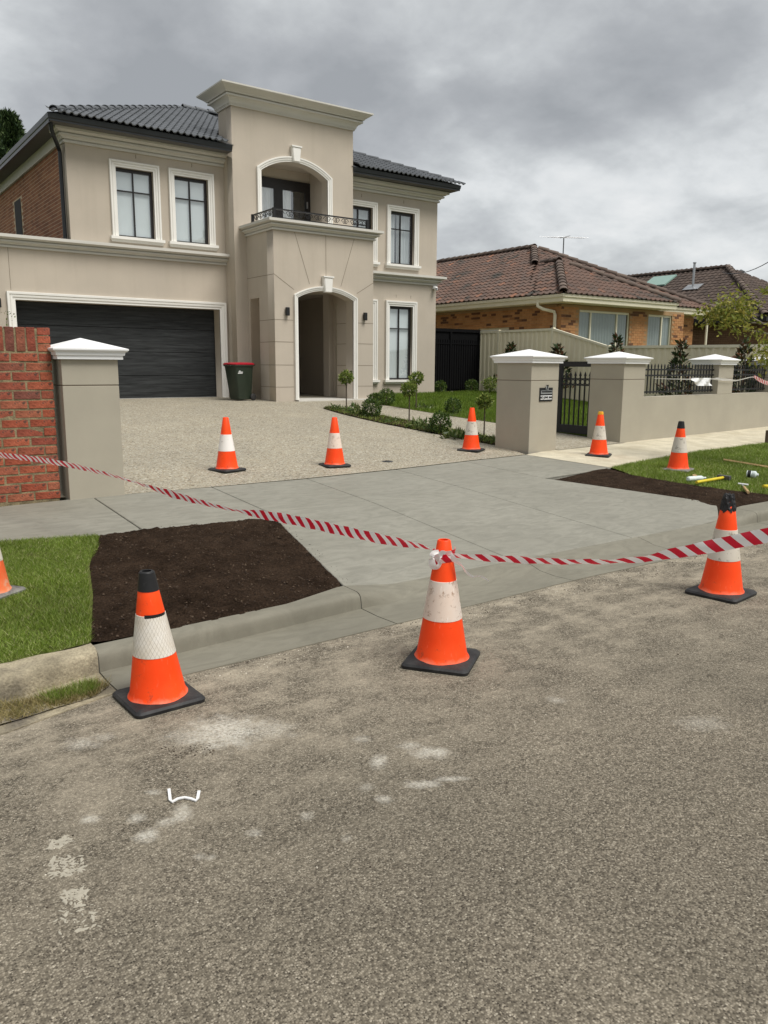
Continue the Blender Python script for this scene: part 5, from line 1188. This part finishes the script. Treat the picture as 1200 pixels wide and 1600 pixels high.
# white tape on the front fence
def onf(px, py, off): 
    pt = FO - V * off; d = ray(px, py); t = (pt - Vector((0, 0, EYE))).dot(V) / d.dot(V); return Vector((0, 0, EYE)) + d * t
ft = ribbon('barrier_tape', [onf(*q, o_) for q, o_ in (((1022, 591), -.10), ((1045, 592), .02), ((1080, 592.5), .06), ((1112, 592), .06), ((1118, 592), .06), ((1130, 592.5), .06), ((1150, 594.5), .05), ((1176, 589), .05), ((1186, 593), .06), ((1200, 599), .08), ((1225, 604), .1))],
            [.008, .012, .02, .02, .05, .06, .03, .02, .07, .08, .08], [.3] * 11, M['tape_white'], 6); tag(ft, 'thin white tape strung along the black picket panels of the front fence', 'barrier tape')
ft2 = ribbon('barrier_tape', [onf(*q, .09) for q in ((1178, 588), (1186, 593), (1200, 599), (1230, 606))], [.05, .08, .085, .08], [.2, .3, .2, .2], M['tape'], 6); tag(ft2, 'short length of red and white tape at the fence by the right edge', 'barrier tape')
pa = MB(); nx_, nz_ = 9, 7; c0, c1_, c2_ = onf(1081, 590.5, .085), onf(1110, 590.5, .085), onf(1083, 603, .085)
for j in range(nz_ + 1):
    for i in range(nx_ + 1):
        q = c0 + (c1_ - c0) * (i / nx_) * (1 - .0 * j) + (c2_ - c0) * (j / nz_) * (1 if i > 2 else .45 + .22 * i) + V * (.03 * math.sin(i * 1.3 + j * .7) + .012 * math.sin(i * 2.9 - j))
        pa.v.append(tuple(q))
for j in range(nz_):
    for i in range(nx_): a = j * (nx_ + 1) + i; pa.f.append((a, a + 1, a + nx_ + 2, a + nx_ + 1))
po = pa.build('paper_sheet', M['plastic_white'], smooth=True); tag(po, 'crumpled white sheet hanging from the tape on the front fence', 'paper')

# ================================================================== WHEELIE BIN
bp = onto(375, 625.5, z_lot); bn_ = thing('wheelie_bin', 'dark green wheelie bin with red lid beside the garage door', 'bin', tuple(bp), rotz=R_(12), local=True)
def rrect(hx, hy, z, cx=0, r=.04):
    out_ = []
    for qx, qy in ((1, 1), (-1, 1), (-1, -1), (1, -1)):
        a0 = math.atan2(qy, qx)
        for da in (-.6, 0, .6): out_.append((cx + qx * (hx - r) + r * math.cos(a0 + da), qy * (hy - r) + r * math.sin(a0 + da), z))
    return out_
MB().rings([rrect(.20, .19, .03, .03), rrect(.205, .195, .06, .03), rrect(.27, .235, .80, -.01), rrect(.275, .24, .84, -.01), rrect(.295, .26, .845, -.015), rrect(.295, .26, .875, -.015)]).build('body', M['bin_green'], bn_, smooth=True)
ld = MB().rings([rrect(.30, .262, .876, -.01), rrect(.305, .266, .90, -.01), rrect(.27, .24, .925, 0), rrect(.15, .16, .935, .02)]).build('lid', M['bin_red'], bn_, smooth=True)
MB().tube([(.33, -.18, .86), (.35, -.18, .885), (.35, .18, .885), (.33, .18, .86)], .016, 8).build('handle', M['bin_green'], bn_, smooth=True)
MB().box(-.36, -.28, -.12, .12, .84, .865).build('front_grip', M['bin_green'], bn_, bevel=.008)
for s_ in (-1, 1):
    w_ = MB().rings([[(.235 + r_ * math.cos(a), s_ * .235 + dy, .085 + r_ * math.sin(a)) for a in np.linspace(0, 2 * math.pi, 24, endpoint=False)] for r_, dy in ((.03, -.026), (.075, -.025), (.085, -.018), (.085, .018), (.075, .025), (.03, .026))]).build('wheel', M['rubber'], bn_, smooth=True)
MB().tube([(.235, -.2, .085), (.235, .2, .085)], .012, 6).build('axle', M['steel_dark'], bn_)
for k, (z, x0_, x1_) in enumerate(((.725, -.14, -.09), (.70, -.15, -.02), (.672, -.17, -.03))):
    MB().box(x0_ - .05, x1_ - .05, -.2335 + .0 * k - .004, -.229, z - .008, z + .008).build('printed_mark', M['plastic_white'], bn_)

# ================================================================== PLANTS
def ball_leaves(n, R, size, mat, name, parent, c=(0, 0, 0), squash=1.0, lump=.18, inner=.55, aspect=.55):
    d = RNG.normal(size=(n, 3)); d /= np.linalg.norm(d, axis=1)[:, None]
    lum = np.array([1 + lump * mnoise.noise(Vector(v_) * 2.3 + Vector(c) * 3) for v_ in d])
    r = R * lum * (inner + (1 - inner) * RNG.uniform(0, 1, n) ** .45)
    P = d * r[:, None]; P[:, 2] *= squash
    return scatter_mesh(name, leaf_quads(P + np.array(c), size, aspect, .25, .35, d), None, mat, parent)
def topiary(label, base, crown_px, rpx):
    p = onto(*base, z_lot); d = ray(*crown_px); t = math.hypot(p.x, p.y) / math.hypot(d.x, d.y); zc = EYE + d.z * t - p.z; R = rpx / F_PX * (p - Vector((0, 0, EYE))).length
    r = thing('topiary_tree', label, 'tree', tuple(p), 'standard topiary trees', local=True)
    MB().tube([(0, 0, -.05), (.006, .004, zc * .5), (0, 0, zc)], [.014, .012, .011], 7).build('trunk', M['stem'], r); MB().tube([(.02, .01, -.05), (.018, .01, zc * .85)], .008, 5).build('stake', M['rubber'], r)
    ball_leaves(650, R * 1.0, .055, M['topiary'], 'crown', r, (0, 0, zc), .95, .35, .35)
    return r
topiary('small ball-headed standard tree right before the portico arch', (541, 640), (541, 590), 10)
topiary('small ball-headed standard tree in the middle of the garden bed strip', (639, 661), (638, 608), 10.5)
topiary('small ball-headed standard tree on the lawn edge below the ground-floor window', (650, 640), (650, 591), 10)
topiary('small ball-headed standard tree next to the letterbox pillar', (756, 684), (760, 627), 11)
topiary('small ball-headed standard tree close to the cream steel fence', (765, 618), (767, 600), 10.5)
def box_ball(label, base, rpx, leaves=1100, sq=1.0):
    p = onto(*base, z_lot); R = rpx / F_PX * (p - Vector((0, 0, EYE))).length
    r = thing('box_shrub', label, 'shrub', tuple(p), 'clipped box shrubs', local=True)
    MB().tube([(0, 0, -.04), (0, 0, R)], .015, 6).build('trunk', M['stem'], r)
    ball_leaves(leaves, R, .036 + R * .03, M['box'], 'foliage', r, (0, 0, R * sq * .92), sq, .22, .5)
box_ball('large round box shrub at the tip of the garden bed', (581, 652), 15, 1500)
box_ball('round box shrub at the lawn corner right of the portico', (604, 633), 13)
box_ball('round box shrub directly under the ground-floor window', (617, 615), 10)
box_ball('spreading box shrub in the garden bed, left of the cone', (688, 677), 16.5, 1500)
box_ball('round box shrub alone on the lawn edge behind the garden path', (708, 647), 12.5)
box_ball('box shrub at the foot of the house corner by the black gate', (688, 614), 9.5)
box_ball('box shrub at the foot of the black side gate, by the cream fence', (737, 613), 10)
box_ball('low loose shrub at the foot of the portico', (585, 629), 10, 900, .7)
def magnolia(label, px, top_y):
    X = 17.95; q = atx(px, 600, X); y = q.y; z0 = z_lot(X, y); h = atx(px, top_y, X).z - z0
    r = thing('magnolia_tree', label, 'tree', (X, y, z0), 'young magnolias along the side fence', local=True)
    MB().tube([(0, 0, -.05), (.01, .0, h * .5), (0, .01, h * .95)], [.022, .016, .006], 7).build('trunk', M['stem'], r)
    n = 420; t = RNG.uniform(0, 1, n) ** 1.2; a = RNG.uniform(0, 2 * np.pi, n); rad_ = (.40 * (1 - t) + .04) * RNG.uniform(.25, 1, n) ** .5 * (1 + .3 * np.sin(3 * a + t * 9))
    P = np.stack([np.cos(a) * rad_, np.sin(a) * rad_, .35 + t * (h - .42)], 1)
    o_ = np.stack([np.cos(a), np.sin(a), np.full(n, .7)], 1)
    scatter_mesh('foliage', leaf_quads(P, .15, .42, .45, .3, o_), None, M['magnolia'], r)
    for k in range(9):
        tt = k / 9; b_ = k * 2.4; MB().tube([(0, 0, .3 + tt * (h - .6)), (.25 * (1 - tt) * math.cos(b_), .25 * (1 - tt) * math.sin(b_), .5 + tt * (h - .7))], .006, 4).build('branch', M['stem'], r)
magnolia('young magnolia with bronze leaves, left of the letterbox pillar cap', 797, 536)
magnolia('young magnolia with bronze leaves, between the letterbox pillar and gate', 870, 537)
magnolia('young magnolia rising behind the cap of the pillar right of the gate', 960, 524)
magnolia('bronze-topped young magnolia behind the left black picket panel', 1060, 531)
magnolia('bronze-topped young magnolia behind the right black picket panel', 1160, 530)
# loose garden plants in the bed
Q = []
for (bx_, by_, hh_) in ((527, 641, .16), (553, 644, .20), (560, 650, .15), (610, 660, .12), (655, 670, .22), (668, 674, .18), (705, 684, .16), (716, 686, .2), (722, 684, .14), (665, 640, .16), (746, 686, .12), (776, 692, .14), (700, 652, .12)):
    p = onto(bx_, by_, z_lot); n = 90
    P = np.stack([p.x + RNG.normal(0, .11, n), p.y + RNG.normal(0, .11, n), p.z + RNG.uniform(0, hh_ * .6, n)], 1)
    Q.append(leaf_quads(P, hh_ * .55, .3, .9, .5))
o = scatter_mesh('bed_weeds', np.concatenate(Q), None, M['weed']); tag(o, 'low straggly leafy weeds among the shrubs of the garden bed', 'weeds', kind='stuff')
# conifer behind the house
tp = atd(12, 180, 52); tr_ = thing('conifer_tree', 'dark green conifer rising behind the left end of the house roof', 'tree', (tp.x, tp.y, .74))
MB().tube([(tp.x, tp.y, .6), (tp.x, tp.y, tp.z * .6), (tp.x, tp.y, tp.z - .3)], [.35, .2, .04], 8).build('trunk', M['stem'], tr_)
n = 26000; t = RNG.uniform(0, 1, n) ** .8; a = RNG.uniform(0, 2 * np.pi, n); lob = 1 + .38 * np.sin(5 * a + 14 * t) + .32 * np.sin(9 * a - 34 * t) + .2 * np.sin(3 * a + 70 * t)
rr_ = (0.15 + 2.9 * (1 - t) ** .75) * lob * RNG.uniform(.3, 1, n) ** .5
P = np.stack([tp.x + np.cos(a) * rr_, tp.y + np.sin(a) * rr_, 3 + t * (tp.z - 3.0) - .25 * rr_], 1) - np.array(ORG[tr_])
scatter_mesh('crown', leaf_quads(P, .34, .28, .6, .5, np.stack([np.cos(a), np.sin(a), np.full(n, .3)], 1)), None, M['conifer'], tr_)
# street tree whose branches reach in from the right
tb = atd(1300, 640, 14.0); tb.z = .2; st = thing('street_tree', 'street tree with yellow-green leaves reaching in from the right edge', 'tree', tuple(tb))
fork = Vector((tb.x, tb.y, 2.1)); ends = []
MB().tube([tb - Vector((0, 0, .2)), (tb.x + .03, tb.y, 1.1), fork, (tb.x - .1, tb.y + .1, 3.2)], [.09, .075, .06, .03], 8).build('trunk', M['bark_grey'], st, smooth=True)
brs = [[fork, atd(1235, 530, 13.9), atd(1200, 522, 13.8), atd(1165, 515, 13.7), atd(1148, 500, 13.6)], [fork + Vector((0, 0, .25)), atd(1240, 515, 14.1), atd(1200, 506, 14.1), atd(1150, 503, 14.0), atd(1112, 489, 13.9)], [fork + Vector((0, 0, .2)), atd(1230, 540, 13.6), atd(1205, 545, 13.5), atd(1190, 548, 13.4)], [fork + Vector((0, 0, .8)), atd(1240, 470, 13.8), atd(1205, 452, 13.7)], [atd(1190, 506, 14.05), atd(1178, 498, 14.0), atd(1168, 487, 13.95)]]
for b_ in brs: MB().tube(b_, [.03 - .024 * k / (len(b_) - 1) for k in range(len(b_))], 6).build('branch', M['bark_grey'], st)
Pl = []
for (px, py, d_, sx_, n) in ((1152, 478, 13.8, .15, 330), (1163, 487, 13.9, .11, 150), (1138, 487, 13.8, .15, 220), (1115, 492, 13.9, .13, 240), (1102, 491, 13.9, .07, 70), (1150, 502, 13.6, .12, 180), (1196, 556, 13.4, .11, 220), (1199, 530, 13.5, .06, 60), (1180, 518, 13.7, .09, 70), (1203, 452, 13.7, .05, 50), (1250, 500, 13.9, .15, 200), (1280, 470, 13.9, .2, 250), (1310, 440, 14, .3, 700)):
    c = np.array(atd(px, py, d_)); Pl.append(c + RNG.normal(size=(n, 3)) * sx_ * np.array([1, 1, .75]))
P = np.concatenate(Pl) - np.array(ORG[st]); scatter_mesh('crown', leaf_quads(P, .075, .45, -.35, .4), None, M['pepper'], st)
# bare climber by the garage
tw = aty(6, 520, 19.35); tg = thing('bare_shrub', 'bare twiggy shrub against the wall left of the garage door', 'shrub', (tw.x, tw.y, .85))
for k in range(7): MB().tube([(tw.x + .02 * k - .08, tw.y, .8), (tw.x + .05 * math.sin(k * 2.1), tw.y + .03 * k, 1.9), (tw.x + .14 * math.sin(k * 1.7), tw.y, 2.3 + .09 * k)], [.012, .008, .004], 5).build('stem', M['bark_grey'], tg)
ball_leaves(60, .3, .05, M['weed'], 'leaves', tg, (0, 0, 1.6), 1.6)

# ================================================================== GRASS
def grass(name, poly, n, zf, h, w, mat, label, lean=.6, extra=None):
    X, Y = rand_in(poly, n)
    dens = np.array([mnoise.noise(Vector((x * 1.7, y * 1.7, 0))) for x, y in zip(X, Y)])
    Z = np.array([zf(x, y) for x, y in zip(X, Y)])
    g_ = grass_blades(np.stack([X, Y, Z], 1), h, w, lean); g_[:, 2, 2] += (dens * h * .45)
    o = scatter_mesh(name, g_, None, mat); tag(o, label, 'grass', kind='stuff'); return o
gl_near = ccw([(-1.2, y_front(-1.2)), (1.2, y_front(1.2) + .03)] + [(x + .03 * math.sin(y * 9), y) for x, y in SB] + [(x, interp(x, BACK) + .0) for x in (0.68, -1.2)])
grass('verge_grass', gl_near, 150000, lambda x, y: zv(x, y) + .002, .024, .0045, M['grass'], 'short green grass of the verge at the left, beside the dark soil', 1.5)
gr_near = ccw([J6f] + [(x, y_front(x) + .04) for x in (10.8, 12.2, 13.5, 15.1, 17)] + [(17, 4.98), (12, 4.97), (9.7, 4.97)] + GB[::-1][:-1])
grass('verge_grass', gr_near, 130000, lambda x, y: zv(x, y) + .002, .035, .008, M['grass'], 'green grass of the verge at the right, in front of the cream footpath', 1.2)
grass('tall_grass', [(11.2, 5.6), (13.0, 6.1), (16, 7.2), (16, 6.0), (12.2, 5.2)], 9000, lambda x, y: zv(x, y), .13, .008, M['grass'], 'taller uncut grass at the right edge of the verge')
lawn_n = ccw([(12.22, 10.12), (12.0, 12), (11.8, 14), (11.75, 15.5), (11.7, 16.8), (12.35, 17.6), (12.35, 19.6), (16.1, 19.6), (18.5, 20.2), (18.5, 10.4)])
grass('lawn_grass', lawn_n, 90000, lambda x, y: z_lot(x, y), .06, .012, M['lawn'], 'lush green lawn between the garden path and cream fence')
grass('bed_grass', ccw(bed), 5000, lambda x, y: z_lot(x, y) + .01, .05, .008, M['grass'], 'sparse green weeds growing along the narrow garden bed')
gw = [tuple(atz(*q, 0).to_2d()) for q in ((-60, 1120), (60, 1092), (150, 1068), (172, 1072), (150, 1090), (90, 1108), (0, 1136), (-80, 1160))]
ground_patch('gutter_silt', ccw(gw), lambda x, y: .010, M['old_kerb'], .05, amp=.012, ns=7)
grass('gutter_weeds', ccw(gw), 3800, lambda x, y: .008, .035, .004, M['dry_grass'], 'dry straw-coloured weeds in the old gutter at the left', 1.6)
grass('gutter_weeds', ccw([tuple(atz(*q, 0).to_2d()) for q in ((60, 1096), (150, 1072), (150, 1086), (80, 1104))]), 1500, lambda x, y: .01, .04, .005, M['grass'], 'green weeds growing in the old gutter beside the new kerb', 1.2)

# ================================================================== SMALL THINGS
def pebbles(name, n, poly, smin, smax, mat, label, cat, z=0.0, flat=1.0, zf=None):
    X, Y = rand_in(poly, n); mb = MB()
    for x, y in zip(X, Y):
        if zf: z = zf(x, y)
        s_ = random.uniform(smin, smax) * random.uniform(.6, 1); k = random.uniform(0, 6); q = [(x + s_ * random.uniform(.35, 1.3) * math.cos(k + i * 1.2566), y + s_ * random.uniform(.6, 1.2) * math.sin(k + i * 1.2566)) for i in range(5)]
        if flat < 1:
            an = random.uniform(0, 3.14); st_ = random.uniform(1.2, 2.6); ca, sa = math.cos(an), math.sin(an)
            q = [(x + ((a - x) * ca + (b_ - y) * sa) * ca * st_ - (-(a - x) * sa + (b_ - y) * ca) * sa * .7, y + ((a - x) * ca + (b_ - y) * sa) * sa * st_ + (-(a - x) * sa + (b_ - y) * ca) * ca * .7) for a, b_ in q]
        hgt = s_ * random.uniform(.3, .8) * flat; c = (sum(a for a, _ in q) / 5, sum(b_ for _, b_ in q) / 5, z + hgt)
        mb.add([(a, b_, z - .001) for a, b_ in q] + [(lerp(a, c[0], .35), lerp(b_, c[1], .35), z + hgt * random.uniform(.75, 1.1)) for a, b_ in q], [(5, 6, 7, 8, 9)] + [(i, (i + 1) % 5, 5 + (i + 1) % 5, 5 + i) for i in range(5)])
    o = mb.build(name, mat); tag(o, label, cat, kind='stuff'); return o
M['crumb_dark'] = ramp_mat('dark_crumbs', [(0, (0.03, 0.022, 0.016)), (1, (0.09, 0.07, 0.05))], .95)
M['crumb_pale'] = ramp_mat('pale_crumbs', [(0, (0.30, 0.27, 0.21)), (1, (0.60, 0.55, 0.46))], .95)
roadpoly = [tuple(atz(*q, 0).to_2d()) for q in ((0, 1150), (300, 1060), (640, 975), (1200, 850), (1200, 1300), (600, 1400), (0, 1500))]
edge = [tuple(atz(*q, 0).to_2d()) for q in ((240, 1068), (640, 968), (1200, 841), (1200, 862), (640, 990), (320, 1070))]
pebbles('road_crumbs', 260, roadpoly, .002, .006, M['crumb_dark'], 'dark specks of soil scattered over the asphalt road', 'crumbs')
pebbles('road_crumbs', 420, roadpoly, .002, .0055, M['crumb_pale'], 'pale concrete crumbs scattered over the asphalt road', 'crumbs')
pebbles('road_crumbs', 900, edge, .002, .008, M['crumb_pale'], 'sandy crumbs along the edge of the new gutter', 'crumbs')
pebbles('road_crumbs', 300, edge, .002, .009, M['crumb_dark'], 'dark asphalt crumbs along the edge of the new gutter', 'crumbs')
pebbles('soil_crumbs', 60, [tuple(atz(*q, 0).to_2d()) for q in ((250, 1168), (330, 1160), (335, 1182), (270, 1186))], .003, .008, M['crumb_dark'], 'small cluster of dark soil crumbs on the road', 'crumbs')
M['flake'] = pmat('mortar_flake', (0.36, 0.33, 0.265), .95, .12, 30, bstr=.2)
for nm, reg, k in (('upper', ((78, 1312), (112, 1305), (112, 1318), (76, 1328)), 60), ('middle', ((78, 1340), (128, 1336), (132, 1362), (80, 1374)), 130), ('lower', ((96, 1392), (134, 1388), (136, 1404), (100, 1410)), 70), ('scattered', ((80, 1410), (150, 1400), (160, 1450), (90, 1460)), 50)):
    pebbles('mortar_flakes', k, [tuple(atz(*q, 0).to_2d()) for q in reg], .003, .014, M['flake'], {'upper': 'thin pale mortar flakes on the road, top of three patches', 'middle': 'largest patch of pale broken mortar flakes on the road at left', 'lower': 'pale mortar flakes on the road, lowest of three patches', 'scattered': 'loose pale mortar bits strewn below the flake patches'}[nm], 'mortar', flat=.28)
M['clod'] = ramp_mat('soil_clod', [(0, (0.022, 0.014, 0.010)), (0.7, (0.066, 0.044, 0.029)), (1, (0.11, 0.078, 0.052))], 1.0)
pebbles('soil_clods', 2600, soilL, .003, .013, M['clod'], 'crumbly clods on the left topsoil strip between grass and crossover', 'soil', zf=lambda x, y: z_soilL(x, y) + .004)
pebbles('soil_clods', 900, soilR, .004, .016, M['clod'], 'crumbly clods on the right topsoil strip beside the grass', 'soil', zf=lambda x, y: z_soilR(x, y) + .004)
spill = ccw([W(205, 831), W(430, 812), W(540, 912), W(560, 915), W(436, 806), W(205, 826)])
pebbles('soil_crumbs', 110, spill, .002, .007, M['clod'], 'soil crumbs spilled on the concrete along the left topsoil strip', 'soil', zf=lambda x, y: zc_(x, y))
# white bracket on the road
bpx = [(264, 1233), (266, 1250), (269, 1253), (278, 1248), (288, 1246), (298, 1248), (306, 1251), (309, 1247), (311, 1236)]
zz_ = [.035, .006, .004, .004, .004, .004, .004, .008, .035]
bp_ = [atz(x, y, .006) for x, y in bpx]
mb = MB(); rs = []
for i, p in enumerate(bp_):
    d = (bp_[min(i + 1, 8)] - bp_[max(i - 1, 0)]).normalized(); s_ = Vector((-d.y, d.x, 0)); s_ = s_.normalized() * .006
    rs.append([p - s_ + Vector((0, 0, -.002)), p + s_ + Vector((0, 0, -.002)), p + s_ + Vector((0, 0, .003)), p - s_ + Vector((0, 0, .003))])
br = mb.rings(rs).build('plastic_strap', M['plastic_white']); tag(br, 'white bent plastic strap lying on the asphalt', 'strap')
# items on the right verge
def gz_(px, py): return onto(px, py, lambda x, y: zv(x, y) + .02)
h0, h1 = gz_(1088, 757), gz_(1131, 750); h0.z += .03; h1.z += .035
hm = thing('hammer', 'club hammer with yellow handle lying on the grass by the soil strip', 'hammer', tuple(h0))
MB().tube([h0, h1], .02, 8).build('handle', M['yellow'], hm, smooth=True)
hd = (h1 - h0).normalized(); hs = Vector((-hd.y, hd.x, 0)); mb = MB(); mb.rings([[h1 + hd * a + hs * t + Vector((0, 0, b_)) for a, b_ in ((-.03, -.03), (.03, -.03), (.03, .03), (-.03, .03))] for t in (-.09, .09)]); mb.build('head', M['steel_dark'], hm, bevel=.006)
b0, b1 = gz_(1074, 752), gz_(1101, 750); b0.z += .03; b1.z += .03
def bottle(name, label, a, b_, r, mat, cap):
    d = b_ - a; t_ = thing(name, label, 'bottle', tuple(a)); 
    MB().tube([a + d * k for k in (0, .03, .1, .42, .48, .55, .78, .9, .97)], [r * .6, r * .95, r, r, r * .85, r, r, r * .5, r * .34], 14).build('body', mat, t_, smooth=True); MB().tube([a + d * .972, a + d * 1.04], r * .38, 10).build('cap', cap, t_); return t_
M['clear'] = pmat('cloudy_plastic', (0.62, 0.68, 0.66), .25, .08, 12, bstr=0)
bottle('water_bottle', 'empty crumpled clear plastic bottle lying beside the yellow hammer', b0, b1, .035, M['clear'], M['plastic_white'])
w0 = gz_(1085, 746); o = MB().box(-.09, .09, -.03, .03, 0, .035).build('timber_offcut', M['wood'], bevel=.006); o.location = w0; o.rotation_euler = (.1, .05, .6); tag(o, 'small pale timber offcut behind the clear bottle on the grass', 'timber')
c0_, c1b = gz_(1166, 745), gz_(1184, 747); c0_.z += .045; c1b.z += .045
bt = bottle('spray_bottle', 'white plastic bottle with black label lying on the grass at right', c0_, c1b, .05, M['clear'], M['plastic_white'])
d = c1b - c0_; MB().tube([c0_ + d * .12, c0_ + d * .40], .0525, 14).build('label_band', M['black'], bt)
t0, t1 = gz_(1158, 759), gz_(1169, 772); t0.z += .03; t1.z += .02
trw = thing('trowel', 'small trowel with worn wooden handle on the grass near the soil', 'trowel', tuple(t0))
MB().tube([t0, t0.lerp(t1, .45)], .008, 6).build('shank', M['metal'], trw); MB().tube([t0.lerp(t1, .4), t1], [.016, .018], 8).build('handle', M['wood'], trw, smooth=True)
a1, a2 = gz_(1153, 759), gz_(1169, 761); a1.z += .03; a2.z += .03; MB().tube([a1, a2], .012, 6).build('blade_edge', M['plastic_white'], trw)
y0_, y1_ = gz_(1192, 763), gz_(1212, 762); y0_.z += .03; y1_.z += .03; y2_ = y0_ + Vector((.02, -.05, -.01))
yt = MB().tube([y2_, y0_, y1_], .017, 7).build('yellow_tool', M['yellow']); tag(yt, 'yellow handled tool cut off by the right photo edge', 'tool')
p0_, p1_ = gz_(1131, 719.5), gz_(1200, 731); o = MB().tube([p0_ + Vector((0, 0, .01)), p1_ + Vector((0, 0, .01))], .022, 5).build('timber_batten', M['wood']); tag(o, 'long thin timber batten lying in the grass', 'timber')
gp_ = onto(1198, 693, zv); o = MB().box(gp_.x - .03, gp_.x + .03, gp_.y - .03, gp_.y + .03, gp_.z - .1, gp_.z + .26).build('marker_post', M['stem'], bevel=.004); tag(o, 'short dark marker post on the verge at the right edge', 'post')
dp = onto(605, 721, z_lot); dg = thing('floor_drain', 'small round dark drain grate set in the pebble driveway', 'drain', tuple(dp), local=True)
MB().lathe([(.0, .006), (.075, .006), (.085, .003), (.085, -.02)], 20).build('rim', M['steel_dark'], dg)
for k in range(-2, 3): MB().box(k * .025 - .005, k * .025 + .005, -.05, .05, .0065, .009).build('grate_bar', M['black'], dg)
